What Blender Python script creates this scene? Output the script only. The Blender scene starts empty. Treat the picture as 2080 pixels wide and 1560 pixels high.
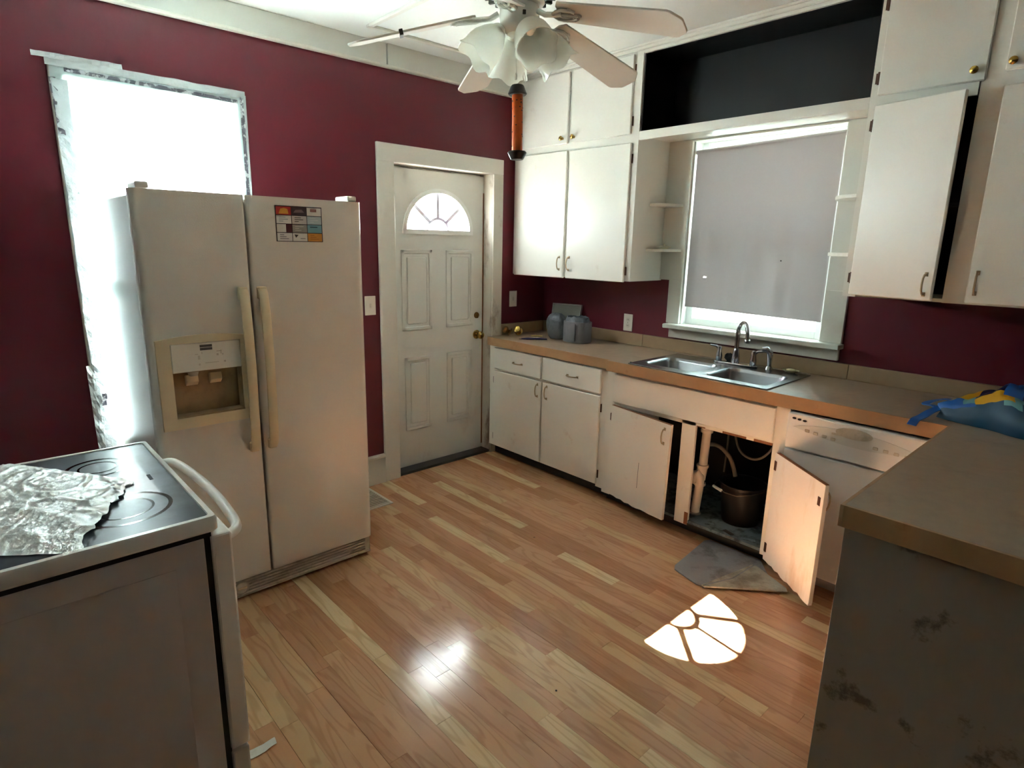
import bpy, bmesh, math, random
from mathutils import Vector, Matrix, noise
random.seed(7)
sc = bpy.context.scene
COL = sc.collection
R = math.radians

# ------------------------------------------------------------------ camera
CAM = Vector((3.3854, -3.4837, 1.5945))
yaw, pitch, roll = R(47.6181), R(-12.9063), R(1.0686)
fw = Vector((-math.sin(yaw)*math.cos(pitch), math.cos(yaw)*math.cos(pitch), math.sin(pitch)))
rt = Vector((math.cos(yaw), math.sin(yaw), 0)); up = rt.cross(fw)
rt2 = math.cos(roll)*rt + math.sin(roll)*up
up2 = -math.sin(roll)*rt + math.cos(roll)*up
cd = bpy.data.cameras.new('camera'); co = bpy.data.objects.new('camera', cd); COL.objects.link(co)
m3 = Matrix((rt2, up2, -fw)).transposed()
co.matrix_world = Matrix.Translation(CAM) @ m3.to_4x4()
cd.sensor_width = 36.0; cd.lens = 36.0*1215.358/2080
cd.shift_x = 12.27/2080; cd.shift_y = -5.65/2080
cd.clip_start = 0.05
sc.camera = co

# ------------------------------------------------------------------ world, sun, exposure
SKY = 6.5
w = bpy.data.worlds.new('sky'); sc.world = w; w.use_nodes = True
bg = w.node_tree.nodes['Background']
bg.inputs[0].default_value = (0.80, 0.95, 1.0, 1); bg.inputs[1].default_value = SKY
sl = bpy.data.lights.new('sun', 'SUN'); sl.energy = 110; sl.angle = R(0.35); sl.color = (1.0, 0.98, 0.95)
so = bpy.data.objects.new('sun', sl); COL.objects.link(so)
sdir = Vector((2.235, -0.335, -1.66)).normalized()
so.rotation_euler = sdir.to_track_quat('-Z', 'Y').to_euler(); so.location = (-6, 1, 6)
def portal(name, loc, rot, sx, sy):
    l = bpy.data.lights.new(name, 'AREA'); l.shape = 'RECTANGLE'; l.size = sx; l.size_y = sy
    l.cycles.is_portal = True
    o = bpy.data.objects.new(name, l); COL.objects.link(o); o.location = loc; o.rotation_euler = rot
portal('window_portal', (-0.17, -2.66, 1.445), (R(90), 0, R(-90)), 0.75, 1.68)
portal('fanlight_portal', (-0.17, -0.968, 1.80), (R(90), 0, R(-90)), 0.56, 0.28)
portal('sink_window_portal', (1.69, 0.17, 1.67), (R(90), 0, R(180)), 0.9, 1.15)
vs = sc.view_settings
vs.view_transform = 'Standard'; vs.look = 'None'; vs.gamma = 1.0; vs.use_curve_mapping = False
vs.exposure = 2.2
sc.cycles.max_bounces = 8; sc.cycles.diffuse_bounces = 5; sc.cycles.glossy_bounces = 3
sc.cycles.adaptive_threshold = 0.10
sc.cycles.transparent_max_bounces = 8; sc.cycles.sample_clamp_indirect = 30.0
sc.cycles.caustics_reflective = False; sc.cycles.caustics_refractive = False

# ------------------------------------------------------------------ materials
def lin(c):
    return tuple((x/255/12.92 if x/255 <= .04045 else ((x/255+.055)/1.055)**2.4) for x in c)
def rgba(c): return (*lin(c), 1)
def new_mat(name):
    m = bpy.data.materials.new(name); m.use_nodes = True
    nt = m.node_tree; b = nt.nodes['Principled BSDF']
    return m, nt, b
def N(nt, t, **kw):
    n = nt.nodes.new(t)
    for k, v in kw.items(): setattr(n, k, v)
    return n
def mixc(nt, a, b, fac, mode='MIX'):
    n = N(nt, 'ShaderNodeMix', data_type='RGBA', blend_type=mode)
    for sock, v in ((6, a), (7, b), (0, fac)):
        if hasattr(v, 'is_output'): nt.links.new(v, n.inputs[sock])
        else: n.inputs[sock].default_value = v
    return n.outputs[2]
def ramp(nt, src, p0, p1, c0=(0, 0, 0, 1), c1=(1, 1, 1, 1)):
    n = N(nt, 'ShaderNodeValToRGB'); nt.links.new(src, n.inputs[0])
    e = n.color_ramp.elements; e[0].position = p0; e[1].position = p1; e[0].color = c0; e[1].color = c1
    return n.outputs[0]
def tex(nt, scale, detail=3, rough=.5, vec=None, stretch=None, dist=0.0):
    n = N(nt, 'ShaderNodeTexNoise'); n.inputs['Scale'].default_value = scale
    n.inputs['Detail'].default_value = detail; n.inputs['Roughness'].default_value = rough
    n.inputs['Distortion'].default_value = dist
    if vec is None:
        tc = N(nt, 'ShaderNodeTexCoord'); vec = tc.outputs['Object']
    if stretch:
        mp = N(nt, 'ShaderNodeMapping'); mp.inputs['Scale'].default_value = stretch
        nt.links.new(vec, mp.inputs[0]); vec = mp.outputs[0]
    nt.links.new(vec, n.inputs['Vector'])
    return n.outputs['Fac']
MATS = {}
def paint(name, col, rough=.45, var=.06, vscale=3, grime=None, gpos=(.58, .75), gscale=4, gamt=.5,
          gstretch=None, bump=0.0, bscale=60, metallic=0, coat=0, spec=.5):
    m, nt, b = new_mat(name)
    base = rgba(col)
    dark = tuple(x*(1-var*2) for x in base[:3])+(1,)
    c = mixc(nt, base, dark, tex(nt, vscale, 4))
    if grime:
        g = ramp(nt, tex(nt, gscale, 6, .65, stretch=gstretch), gpos[0], gpos[1])
        mul = N(nt, 'ShaderNodeMath', operation='MULTIPLY'); nt.links.new(g, mul.inputs[0]); mul.inputs[1].default_value = gamt
        c = mixc(nt, c, rgba(grime), mul.outputs[0])
    nt.links.new(c, b.inputs['Base Color'])
    b.inputs['Roughness'].default_value = rough; b.inputs['Metallic'].default_value = metallic
    b.inputs['Coat Weight'].default_value = coat; b.inputs['Specular IOR Level'].default_value = spec
    if bump:
        bn = N(nt, 'ShaderNodeBump'); bn.inputs['Strength'].default_value = bump; bn.inputs['Distance'].default_value = .01
        nt.links.new(tex(nt, bscale, 4), bn.inputs['Height']); nt.links.new(bn.outputs[0], b.inputs['Normal'])
    MATS[name] = m
    return m

wall_red = paint('burgundy paint', (108, 31, 45), .38, .10, 1.4, bump=.07, bscale=45, grime=(70, 30, 36), gscale=2.2, gamt=.5)
plain_wall = paint('taupe wall paint', (118, 112, 106), .55, .03, 2)
white = paint('white gloss paint', (226, 224, 214), .36, .03, 2.0, grime=(190, 175, 150), gpos=(.6, .85), gscale=3, gamt=.35, bump=.12, bscale=25)
cab_white = paint('cabinet white paint', (234, 232, 223), .33, .03, 1.6, grime=(178, 150, 112), gpos=(.64, .82), gscale=5, gamt=.4, bump=.16, bscale=14)
cab_worn = paint('worn cabinet paint', (236, 230, 218), .40, .03, 3, grime=(176, 134, 96), gpos=(.64, .76), gscale=6, gamt=.45, bump=.2, bscale=18)
cab_inner = paint('stained door back', (238, 232, 224), .5, .05, 5, grime=(190, 156, 116), gpos=(.52, .72), gscale=3, gamt=.5, gstretch=(2.5, 2.5, .7), bump=.2, bscale=20)
chip_wood = paint('bare chipped wood', (150, 98, 62), .7, .2, 20)
door_white = paint('steel door paint', (224, 226, 220), .45, .03, 2.0, grime=(168, 148, 118), gpos=(.6, .78), gscale=3.2, gamt=.4, gstretch=(1, 1, .5))
jamb_worn = paint('grimy jamb paint', (214, 208, 194), .5, .06, 4, grime=(120, 84, 52), gpos=(.55, .68), gscale=6, gamt=.75, gstretch=(1, 1, .45))
ceil_mat = paint('ceiling paint', (232, 235, 230), .6, .02, 1.5, bump=.05)
frieze_mat = paint('frieze board paint', (222, 224, 216), .5, .04, 2)
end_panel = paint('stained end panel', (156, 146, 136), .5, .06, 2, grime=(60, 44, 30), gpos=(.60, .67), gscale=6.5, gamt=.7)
dark_kick = paint('dark toe kick', (70, 62, 54), .7, .2, 12)
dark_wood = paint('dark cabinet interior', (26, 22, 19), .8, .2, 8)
black_paint = paint('black niche paint', (5, 5, 6), .45, .2, 3, grime=(26, 30, 31), gpos=(.60, .66), gscale=3, gamt=.5, bump=.15, bscale=10)
counter_mat = paint('tan laminate', (172, 147, 122), .34, .10, 26, grime=(120, 96, 74), gpos=(.5, .7), gscale=9, gamt=.35)
edge_mat = paint('warm lit laminate edge', (184, 144, 104), .4, .08, 30, grime=(150, 92, 50), gpos=(.62, .72), gscale=7, gamt=.5)  # worn edge colour; its extra orange paints in warm bounced light
edge_dark = edge_mat
splash_mat = paint('backsplash laminate', (172, 146, 114), .4, .09, 22)
fridge_mat = paint('appliance enamel', (226, 219, 208), .22, .02, 2, bump=.10, bscale=240)
fridge_body = paint('appliance side enamel', (214, 204, 198), .28, .02, 2)
almond = paint('aged almond plastic', (228, 210, 174), .45, .05, 6, grime=(232, 216, 190), gpos=(.55, .7), gscale=5, gamt=.5)
panel_white = paint('dispenser panel plastic', (226, 221, 208), .4, .02, 5)
shadow_gap = paint('dark gasket', (58, 50, 48), .7, .1, 9)
black_gap = paint('black gap', (10, 9, 8), .8, .1, 9)
grille_mat = paint('grille plastic', (206, 197, 180), .5, .06, 8, grime=(110, 98, 82), gpos=(.5, .7), gscale=9, gamt=.5)
stove_mat = paint('range enamel', (198, 193, 194), .35, .03, 3, grime=(120, 100, 90), gpos=(.7, .74), gscale=14, gamt=.5)
stove_white = paint('range trim enamel', (232, 230, 226), .28, .02, 3)
brass = paint('polished brass', (206, 168, 92), .22, .12, 12, metallic=1)
old_brass = paint('tarnished brass', (150, 112, 62), .4, .2, 18, metallic=1)
pull_mat = paint('pale bronze pull', (196, 176, 142), .35, .1, 12, metallic=.8)
hinge_mat = paint('brown hinge', (96, 60, 44), .5, .15, 20, metallic=.3)
chrome = paint('chrome', (205, 205, 208), .14, .05, 9, metallic=1)
steel = paint('brushed stainless', (170, 172, 176), .27, .08, 30, metallic=1)
pan_mat = paint('grey metal pan', (150, 150, 138), .5, .12, 12, metallic=.5)
pan_rim = paint('bright pan rim', (205, 205, 198), .3, .05, 12, metallic=.8)
glassy = paint('ceramic cooktop', (62, 68, 76), .33, .15, 6, grime=(128, 138, 150), gpos=(.45, .8), gscale=5, gamt=.4, spec=.28)
ring_mat = paint('burner print', (24, 26, 32), .14, .1, 9)
plate_white = paint('switch plate plastic', (236, 230, 218), .35, .02, 9)
slot_dark = paint('slot dark', (60, 52, 46), .6, .05, 9)
vinyl_grey = paint('grey mat', (150, 148, 149), .75, .12, 9, grime=(66, 56, 46), gpos=(.5, .66), gscale=7, gamt=.6, bump=.35, bscale=70)
mat_under = paint('mat underside', (188, 181, 164), .8, .15, 12, grime=(92, 82, 66), gpos=(.45, .65), gscale=10, gamt=.6, bump=.3, bscale=60)
shelf_floor = paint('grimy blue grey board', (136, 150, 152), .7, .15, 8, grime=(46, 50, 50), gpos=(.48, .6), gscale=12, gamt=.8, bump=.3, bscale=30)
pvc = paint('white pvc', (226, 214, 200), .4, .05, 8)
pvc_ring = paint('pvc ring shade', (176, 160, 144), .5, .05, 8)
hose_mat = paint('pale hose', (158, 142, 124), .55, .1, 20)
bucket_mat = paint('black bucket plastic', (20, 18, 16), .5, .1, 6)
grip_white = paint('white bucket grip', (236, 230, 216), .4, .03, 9)
wire_mat = paint('bucket wire', (110, 98, 84), .4, .1, 9, metallic=.8)
fan_white = paint('fan blade white', (228, 222, 210), .45, .04, 4)
fan_metal = paint('fan white enamel', (230, 230, 220), .25, .05, 7, coat=.4)
fan_gap = paint('fan vent dark', (60, 52, 44), .6, .1, 8)
orange = paint('orange trap tube', (222, 98, 22), .28, .08, 8, grime=(40, 18, 8), gpos=(.655, .67), gscale=60, gamt=.9, coat=.4)
trap_black = paint('black trap cap', (24, 22, 22), .35, .1, 9)
bag_grey = paint('grey plastic bag', (104, 110, 116), .35, .2, 9, bump=.6, bscale=40)
can_grey = paint('dull grey jar', (128, 126, 130), .4, .15, 10, bump=.4, bscale=40)
blue_tool = paint('dark blue plastic', (40, 48, 112), .4, .1, 8)
yellow_tool = paint('pale yellow plastic', (196, 178, 108), .5, .1, 8)
sponge_mat = paint('dark teal scrubber', (34, 46, 52), .85, .2, 40, bump=.6, bscale=90)
soap_mat = paint('cream soap', (226, 216, 178), .4, .05, 8)
trinket_mat = paint('white trinket', (232, 224, 204), .4, .03, 8)
paper_mat = paint('scrap paper', (226, 224, 214), .7, .06, 9, grime=(180, 176, 164), gscale=12, gamt=.5)
vent_mat = paint('floor register enamel', (214, 206, 186), .45, .05, 9)
vent_dark = paint('register slots', (132, 122, 102), .7, .2, 30)
bag_blue = paint('bag bright blue', (22, 98, 186), .42, .12, 10)
bag_navy = paint('bag navy', (8, 20, 74), .42, .12, 10)
bag_yellow = paint('bag yellow', (226, 168, 22), .42, .1, 12)
bag_aqua = paint('bag aqua', (112, 176, 186), .42, .1, 10)
bag_teal = paint('bag teal', (10, 74, 110), .42, .15, 10)
tape_grey = paint('grey tape', (112, 112, 126), .4, .35, 22, grime=(206, 210, 214), gpos=(.5, .56), gscale=26, gamt=.8, bump=.4, bscale=40)
ground_mat = paint('bleached yard', (138, 142, 126), .9, .1, .5)
siding = paint('pale aqua siding', (206, 222, 222), .6, .04, 3)
sash_white = paint('vinyl sash white', (236, 238, 236), .4, .02, 5)
caulk = paint('grey lead came', (170, 164, 172), .5, .05, 9)

def film(name, col, transp, transl, gloss, rough=.12, bump=.3, bscale=14):
    """thin plastic: part lets light straight through, part scatters it, part mirrors it"""
    m, nt, b = new_mat(name)
    nt.nodes.remove(b)
    out = nt.nodes['Material Output']
    tr = N(nt, 'ShaderNodeBsdfTransparent'); tl = N(nt, 'ShaderNodeBsdfTranslucent'); df = N(nt, 'ShaderNodeBsdfDiffuse')
    gl = N(nt, 'ShaderNodeBsdfGlossy'); gl.inputs['Roughness'].default_value = rough
    tl.inputs[0].default_value = rgba(col); df.inputs[0].default_value = rgba(col)
    bn = N(nt, 'ShaderNodeBump'); bn.inputs['Strength'].default_value = bump; bn.inputs['Distance'].default_value = .02
    nt.links.new(tex(nt, bscale, 5, .6), bn.inputs['Height'])
    for s in (gl,): nt.links.new(bn.outputs[0], s.inputs['Normal'])
    def mx(a, c, f):
        x = N(nt, 'ShaderNodeMixShader'); x.inputs[0].default_value = f
        nt.links.new(a, x.inputs[1]); nt.links.new(c, x.inputs[2]); return x.outputs[0]
    d = mx(df.outputs[0], tl.outputs[0], transl)
    s = mx(d, gl.outputs[0], gloss)
    s = mx(s, tr.outputs[0], transp)
    nt.links.new(s, out.inputs[0])
    return m
def glass(name, tint=(1, 1, 1, 1)):
    m, nt, b = new_mat(name); nt.nodes.remove(b); out = nt.nodes['Material Output']
    tr = N(nt, 'ShaderNodeBsdfTransparent'); tr.inputs[0].default_value = tint
    gl = N(nt, 'ShaderNodeBsdfGlossy'); gl.inputs['Roughness'].default_value = .02
    lw = N(nt, 'ShaderNodeLayerWeight'); lw.inputs['Blend'].default_value = .5
    pw = N(nt, 'ShaderNodeMath', operation='POWER'); nt.links.new(lw.outputs['Facing'], pw.inputs[0]); pw.inputs[1].default_value = 5
    fr = N(nt, 'ShaderNodeMath', operation='MULTIPLY_ADD'); nt.links.new(pw.outputs[0], fr.inputs[0]); fr.inputs[1].default_value = .9; fr.inputs[2].default_value = .035
    x = N(nt, 'ShaderNodeMixShader'); nt.links.new(fr.outputs[0], x.inputs[0])
    nt.links.new(tr.outputs[0], x.inputs[1]); nt.links.new(gl.outputs[0], x.inputs[2]); nt.links.new(x.outputs[0], out.inputs[0])
    return m
pane_mat = glass('window glass', (.96, .98, .98, 1))
fan_pane = film('fanlight glass', (236, 244, 250), .87, 1.0, .08, rough=.05, bump=0.02)
window_film = film('window film', (238, 248, 250), .06, .72, .06)
edge_film = film('taped film edge', (222, 230, 232), .50, .15, .22, bump=.5, bscale=40)
bubble_film = film('bubble wrap strip', (196, 212, 218), .05, .14, .22, bump=.8, bscale=70)
stove_film = film('crumpled film', (250, 252, 250), .08, .30, .30, rough=.12, bump=1.0, bscale=14)
shade_mat = film('roller shade cloth', (198, 190, 190), 0.0, .24, .02, rough=.6, bump=.05, bscale=200)
frost = film('frosted tulip glass', (246, 246, 238), .10, .55, .06, rough=.22, bump=.05)

def floor_material():
    m, nt, b = new_mat('laminate strips')
    at = N(nt, 'ShaderNodeAttribute', attribute_name='tone')
    tc = N(nt, 'ShaderNodeTexCoord')
    cmb = N(nt, 'ShaderNodeCombineXYZ')
    mu = N(nt, 'ShaderNodeMath', operation='MULTIPLY'); nt.links.new(at.outputs['Fac'], mu.inputs[0]); mu.inputs[1].default_value = 37.0
    nt.links.new(mu.outputs[0], cmb.inputs[0]); nt.links.new(mu.outputs[0], cmb.inputs[2])
    ad = N(nt, 'ShaderNodeVectorMath', operation='ADD'); nt.links.new(tc.outputs['Object'], ad.inputs[0]); nt.links.new(cmb.outputs[0], ad.inputs[1])
    vec = ad.outputs[0]
    # tone -> strip colour
    r = N(nt, 'ShaderNodeValToRGB'); nt.links.new(at.outputs['Fac'], r.inputs[0])
    cols = [(0, (178, 124, 90)), (.2, (194, 140, 106)), (.4, (202, 150, 116)), (.6, (209, 158, 122)), (.78, (212, 168, 128)), (.9, (224, 192, 146)), (1, (230, 202, 158))]
    e = r.color_ramp.elements; e[0].position = 0; e[0].color = rgba(cols[0][1]); e[1].position = 1; e[1].color = rgba(cols[-1][1])
    for p, c in cols[1:-1]:
        x = e.new(p); x.color = rgba(c)
    n1 = tex(nt, 1.0, 2, .5, vec, (1.3, 9, 1))
    s = N(nt, 'ShaderNodeMath', operation='MULTIPLY'); nt.links.new(n1, s.inputs[0]); s.inputs[1].default_value = 60
    s2 = N(nt, 'ShaderNodeMath', operation='SINE'); nt.links.new(s.outputs[0], s2.inputs[0])
    ring = ramp(nt, s2.outputs[0], .25, 1.0)
    n2 = tex(nt, 1.0, 4, .6, vec, (5, 130, 1))
    fine = ramp(nt, n2, .38, .68)
    n3 = tex(nt, 1.0, 3, .5, vec, (1.2, 5, 1))
    c = mixc(nt, r.outputs[0], (0.80, 0.74, 0.66, 1), .0)
    k = N(nt, 'ShaderNodeMath', operation='MULTIPLY'); nt.links.new(ring, k.inputs[0]); k.inputs[1].default_value = .30
    c = mixc(nt, r.outputs[0], rgba((150, 92, 56)), k.outputs[0])
    k2 = N(nt, 'ShaderNodeMath', operation='MULTIPLY'); nt.links.new(fine, k2.inputs[0]); k2.inputs[1].default_value = .26
    c = mixc(nt, c, rgba((216, 172, 122)), k2.outputs[0])
    k3 = N(nt, 'ShaderNodeMath', operation='MULTIPLY'); nt.links.new(ramp(nt, n3, .45, .8), k3.inputs[0]); k3.inputs[1].default_value = .35
    c = mixc(nt, c, rgba((196, 150, 96)), k3.outputs[0])
    nt.links.new(c, b.inputs['Base Color'])
    rn = tex(nt, 3.0, 5, .6)
    rr = ramp(nt, rn, .3, .8, (.12, .12, .12, 1), (.24, .24, .24, 1)); nt.links.new(rr, b.inputs['Roughness'])
    b.inputs['Specular IOR Level'].default_value = .6
    return m
plank_mat = floor_material()

# ------------------------------------------------------------------ mesh helpers
WL = {}
def wl(o): return WL.get(o.name, Vector((0, 0, 0))) if o else Vector((0, 0, 0))
class MB:
    def __init__(s): s.bm = bmesh.new(); s.mi = 0
    def _add(s, tmp, M=None):
        if M is not None: tmp.transform(M)
        for f in tmp.faces: f.material_index = s.mi
        me = bpy.data.meshes.new('tmp'); tmp.to_mesh(me); tmp.free(); s.bm.from_mesh(me); bpy.data.meshes.remove(me)
        return s
    def box(s, x0, x1, y0, y1, z0, z1, bev=0, seg=1, M=None):
        t = bmesh.new(); bmesh.ops.create_cube(t, size=1)
        for v in t.verts: v.co = Vector(((x0+x1)/2+v.co.x*(x1-x0), (y0+y1)/2+v.co.y*(y1-y0), (z0+z1)/2+v.co.z*(z1-z0)))
        if bev: bmesh.ops.bevel(t, geom=t.edges[:], offset=bev, segments=seg, affect='EDGES', profile=.5)
        return s._add(t, M)
    def prism(s, poly, ax, lo, hi, M=None, bev=0):
        """poly in the plane across axis ax: x->(y,z)  y->(x,z)  z->(x,y)"""
        def P(a, b, h): return {'x': (h, a, b), 'y': (a, h, b), 'z': (a, b, h)}[ax]
        t = bmesh.new(); va = [t.verts.new(P(a, b, lo)) for a, b in poly]; vb = [t.verts.new(P(a, b, hi)) for a, b in poly]
        n = len(poly); t.faces.new(va); t.faces.new(vb[::-1])
        for i in range(n): t.faces.new((va[i], va[(i+1) % n], vb[(i+1) % n], vb[i]))
        bmesh.ops.recalc_face_normals(t, faces=t.faces[:])
        if bev: bmesh.ops.bevel(t, geom=t.edges[:], offset=bev, segments=1, affect='EDGES')
        return s._add(t, M)
    def lathe(s, prof, n=20, M=None):
        t = bmesh.new(); rings = []
        for r, z in prof:
            if r < 1e-6: rings.append([t.verts.new((0, 0, z))])
            else: rings.append([t.verts.new((r*math.cos(2*math.pi*i/n), r*math.sin(2*math.pi*i/n), z)) for i in range(n)])
        for a, b in zip(rings, rings[1:]):
            for i in range(n):
                j = (i+1) % n
                if len(a) == 1 and len(b) == 1: continue
                if len(a) == 1: t.faces.new((a[0], b[i], b[j]))
                elif len(b) == 1: t.faces.new((a[i], a[j], b[0]))
                else: t.faces.new((a[i], a[j], b[j], b[i]))
        bmesh.ops.recalc_face_normals(t, faces=t.faces[:])
        return s._add(t, M)
    def tube(s, pts, r, n=10, M=None, rad=None):
        pts = [Vector(p) for p in pts]; t = bmesh.new(); rings = []
        prev = None
        for i, p in enumerate(pts):
            d = (pts[min(i+1, len(pts)-1)]-pts[max(i-1, 0)]).normalized()
            if prev is None:
                a = d.orthogonal().normalized()
            else:
                a = (prev - d*prev.dot(d)).normalized()
            prev = a; b = d.cross(a); rr = rad[i] if rad else r
            rings.append([t.verts.new(p+rr*(a*math.cos(2*math.pi*k/n)+b*math.sin(2*math.pi*k/n))) for k in range(n)])
        for u, v in zip(rings, rings[1:]):
            for i in range(n): t.faces.new((u[i], u[(i+1) % n], v[(i+1) % n], v[i]))
        t.faces.new(rings[0][::-1]); t.faces.new(rings[-1])
        bmesh.ops.recalc_face_normals(t, faces=t.faces[:])
        return s._add(t, M)
    def loft(s, rings, cap0=True, cap1=True, M=None, closed=True):
        t = bmesh.new(); vr = [[t.verts.new(p) for p in r] for r in rings]; n = len(rings[0])
        for a, b in zip(vr, vr[1:]):
            for i in range(n if closed else n-1): t.faces.new((a[i], a[(i+1) % n], b[(i+1) % n], b[i]))
        if cap0: t.faces.new(vr[0][::-1])
        if cap1: t.faces.new(vr[-1])
        bmesh.ops.recalc_face_normals(t, faces=t.faces[:])
        return s._add(t, M)
    def sheet(s, f, nu, nv, thick=.001, skip=None, matf=None):
        """thin closed sheet with real thickness from f(u,v)->point"""
        t = bmesh.new()
        P = [[Vector(f(i/nu, j/nv)) for j in range(nv+1)] for i in range(nu+1)]
        def nor(i, j):
            a = P[min(i+1, nu)][j]-P[max(i-1, 0)][j]; b = P[i][min(j+1, nv)]-P[i][max(j-1, 0)]
            n = a.cross(b); return n.normalized() if n.length > 1e-9 else Vector((0, 0, 1))
        A = [[t.verts.new(P[i][j]) for j in range(nv+1)] for i in range(nu+1)]
        B = [[t.verts.new(P[i][j]-nor(i, j)*thick) for j in range(nv+1)] for i in range(nu+1)]
        def q(i, j): return (skip is None or not skip(i, j))
        mi = {}
        for i in range(nu):
            for j in range(nv):
                if not q(i, j): continue
                fs = [t.faces.new((A[i][j], A[i+1][j], A[i+1][j+1], A[i][j+1])), t.faces.new((B[i][j], B[i][j+1], B[i+1][j+1], B[i+1][j]))]
                for (di, dj, e) in ((-1, 0, ((i, j), (i, j+1))), (1, 0, ((i+1, j+1), (i+1, j))), (0, -1, ((i+1, j), (i, j))), (0, 1, ((i, j+1), (i+1, j+1)))):
                    a, b = i+di, j+dj
                    if a < 0 or b < 0 or a >= nu or b >= nv or not q(a, b):
                        (p, r), (p2, r2) = e
                        fs.append(t.faces.new((A[p][r], A[p2][r2], B[p2][r2], B[p][r])))
                if matf:
                    for x in fs: mi[x] = matf(i/nu, j/nv)
        loose = [v for v in t.verts if not v.link_faces]
        bmesh.ops.delete(t, geom=loose, context='VERTS')
        bmesh.ops.recalc_face_normals(t, faces=t.faces[:])
        if matf:
            for fc, k in mi.items(): fc.material_index = k
            me = bpy.data.meshes.new('tmp'); t.to_mesh(me); t.free(); s.bm.from_mesh(me); bpy.data.meshes.remove(me); return s
        return s._add(t)
    def xf(s, M): s.bm.transform(M); return s
    def build(s, name, mats, parent=None, origin=None, smooth=None):
        if not isinstance(mats, (list, tuple)): mats = [mats]
        pl = wl(parent)
        og = Vector(origin) if origin is not None else (pl if parent else Vector((0, 0, 0)))
        s.bm.transform(Matrix.Translation(-og))
        me = bpy.data.meshes.new(name); s.bm.to_mesh(me); s.bm.free()
        for m in mats: me.materials.append(m)
        if smooth is not None:
            me.shade_smooth(); me.set_sharp_from_angle(angle=R(smooth))
        o = bpy.data.objects.new(name, me); COL.objects.link(o)
        if parent: o.parent = parent
        o.location = og-pl; WL[o.name] = og
        return o
def tag(o, label=None, cat=None, group=None, kind=None):
    if label: o['label'] = label
    if cat: o['category'] = cat
    if group: o['group'] = group
    if kind: o['kind'] = kind
    return o
def thing(name, label, cat, loc, group=None, kind=None):
    o = bpy.data.objects.new(name, None); COL.objects.link(o); o.location = loc; WL[o.name] = Vector(loc)
    o.empty_display_size = .05
    return tag(o, label, cat, group, kind)
def struct(name, label, loc=(0, 0, 0)):
    return thing(name, label, None, loc, kind='structure')
def share(src, name, parent, M):
    """another piece with the same mesh; M = world transform of the mesh"""
    o = bpy.data.objects.new(name, src.data); COL.objects.link(o)
    o.parent = parent; o.matrix_local = Matrix.Translation(-wl(parent)) @ M; WL[o.name] = wl(parent)
    return o
def lerp(a, b, t): return a+(b-a)*t
def Rz(a, c): return Matrix.Translation(Vector(c)) @ Matrix.Rotation(a, 4, 'Z') @ Matrix.Translation(-Vector(c))
def nz(x, y, z=0): return noise.noise(Vector((x, y, z)))

# ================================================================== SETTING
CEIL = 2.735; XM = 4.6; YM = -4.9
# ---- floor and its strips
fl = MB().box(-.16, XM+.1, YM-.1, .16, -.12, -.011).build('floor', dark_kick); tag(fl, 'orange-tan wood strip laminate floor across the kitchen', kind='structure')
rows = []; rw = .0672; y = 0.0; k = 0
def vis(x0, x1, ya, yb):
    yc = (ya+yb)/2; xc = (x0+x1)/2
    if yc > -.50 or yc < -3.30 or x0 > 2.88: return False
    if x1 < .78 and -2.95 < yc < -2.10: return False
    if xc < 1.6 and yc < -3.02: return False
    if x0 > 2.6 and yc < -3.05: return False
    return True
pl_list = []
while y > YM:
    x = -random.uniform(0, .6); ya, yb = y-rw, y
    third = (k % 3 == 0)
    while x < XM:
        L = random.choice([.38, .46, .55, .66, .80, .95])*random.uniform(.9, 1.1)
        x0, x1 = max(x, 0.0), min(x+L, XM)
        if x1-x0 > .03:
            t = random.random(); t = t*.76 if random.random() < .74 else .8+.2*t
            pl_list.append((x0, x1, ya+(.0009 if third else .00025), yb-.00025, t, random.uniform(-.0003, .0003)))
        x += L
    y -= rw; k += 1
def plank_mesh(mb, p):
    x0, x1, ya, yb, t, dz = p
    mb.box(x0+.0003, x1-.0005, ya, yb, -.011, dz)
def tone(o, vals):
    a = o.data.attributes.new('tone', 'FLOAT', 'FACE'); a.data.foreach_set('value', vals)
seen = [p for p in pl_list if vis(*p[:4])]
seen.sort(key=lambda p: ((p[0]+p[1])/2-CAM.x)**2+((p[2]+p[3])/2-CAM.y)**2)
keep = seen[:295]; ks = set(keep)
for p in keep:
    mb = MB(); plank_mesh(mb, p); o = mb.build('floor_strip', plank_mat, fl); tone(o, [p[4]]*len(o.data.polygons))
mb = MB(); vals = []
for p in pl_list:
    if p in ks: continue
    plank_mesh(mb, p); vals += [p[4]]*6
o = mb.build('floor_strip_field', plank_mat, fl); o['kind'] = 'stuff'; tone(o, vals)
g = MB().box(-30, 30, -30, 30, -.75, -.6).build('ground', ground_mat); tag(g, 'pale yard outside the windows', kind='structure')

# ---- the neighbour's clapboard wall a few steps outside the sink window
nh = thing('neighbour_house', 'pale clapboard house side seen through the gap under the roller shade', 'house', (1.5, 2.3, -.6))
MB().box(-4, 7, 2.26, 2.6, -.6, 5.2).build('wall', siding, nh)
for i in range(46):
    z = -.6+i*.125
    MB().prism([(2.26, z), (2.238, z), (2.250, z+.128), (2.26, z+.128)], 'x', -4, 7).build('clapboard', siding, nh)
tag(MB().box(-1.0, 5.2, .16, .68, 2.86, 2.98).build('added_eave', siding), 'unseen overhang added outside above the sink window to block the sun', kind='structure')  # unseen overhang, added to keep direct sun off the sink window
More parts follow.
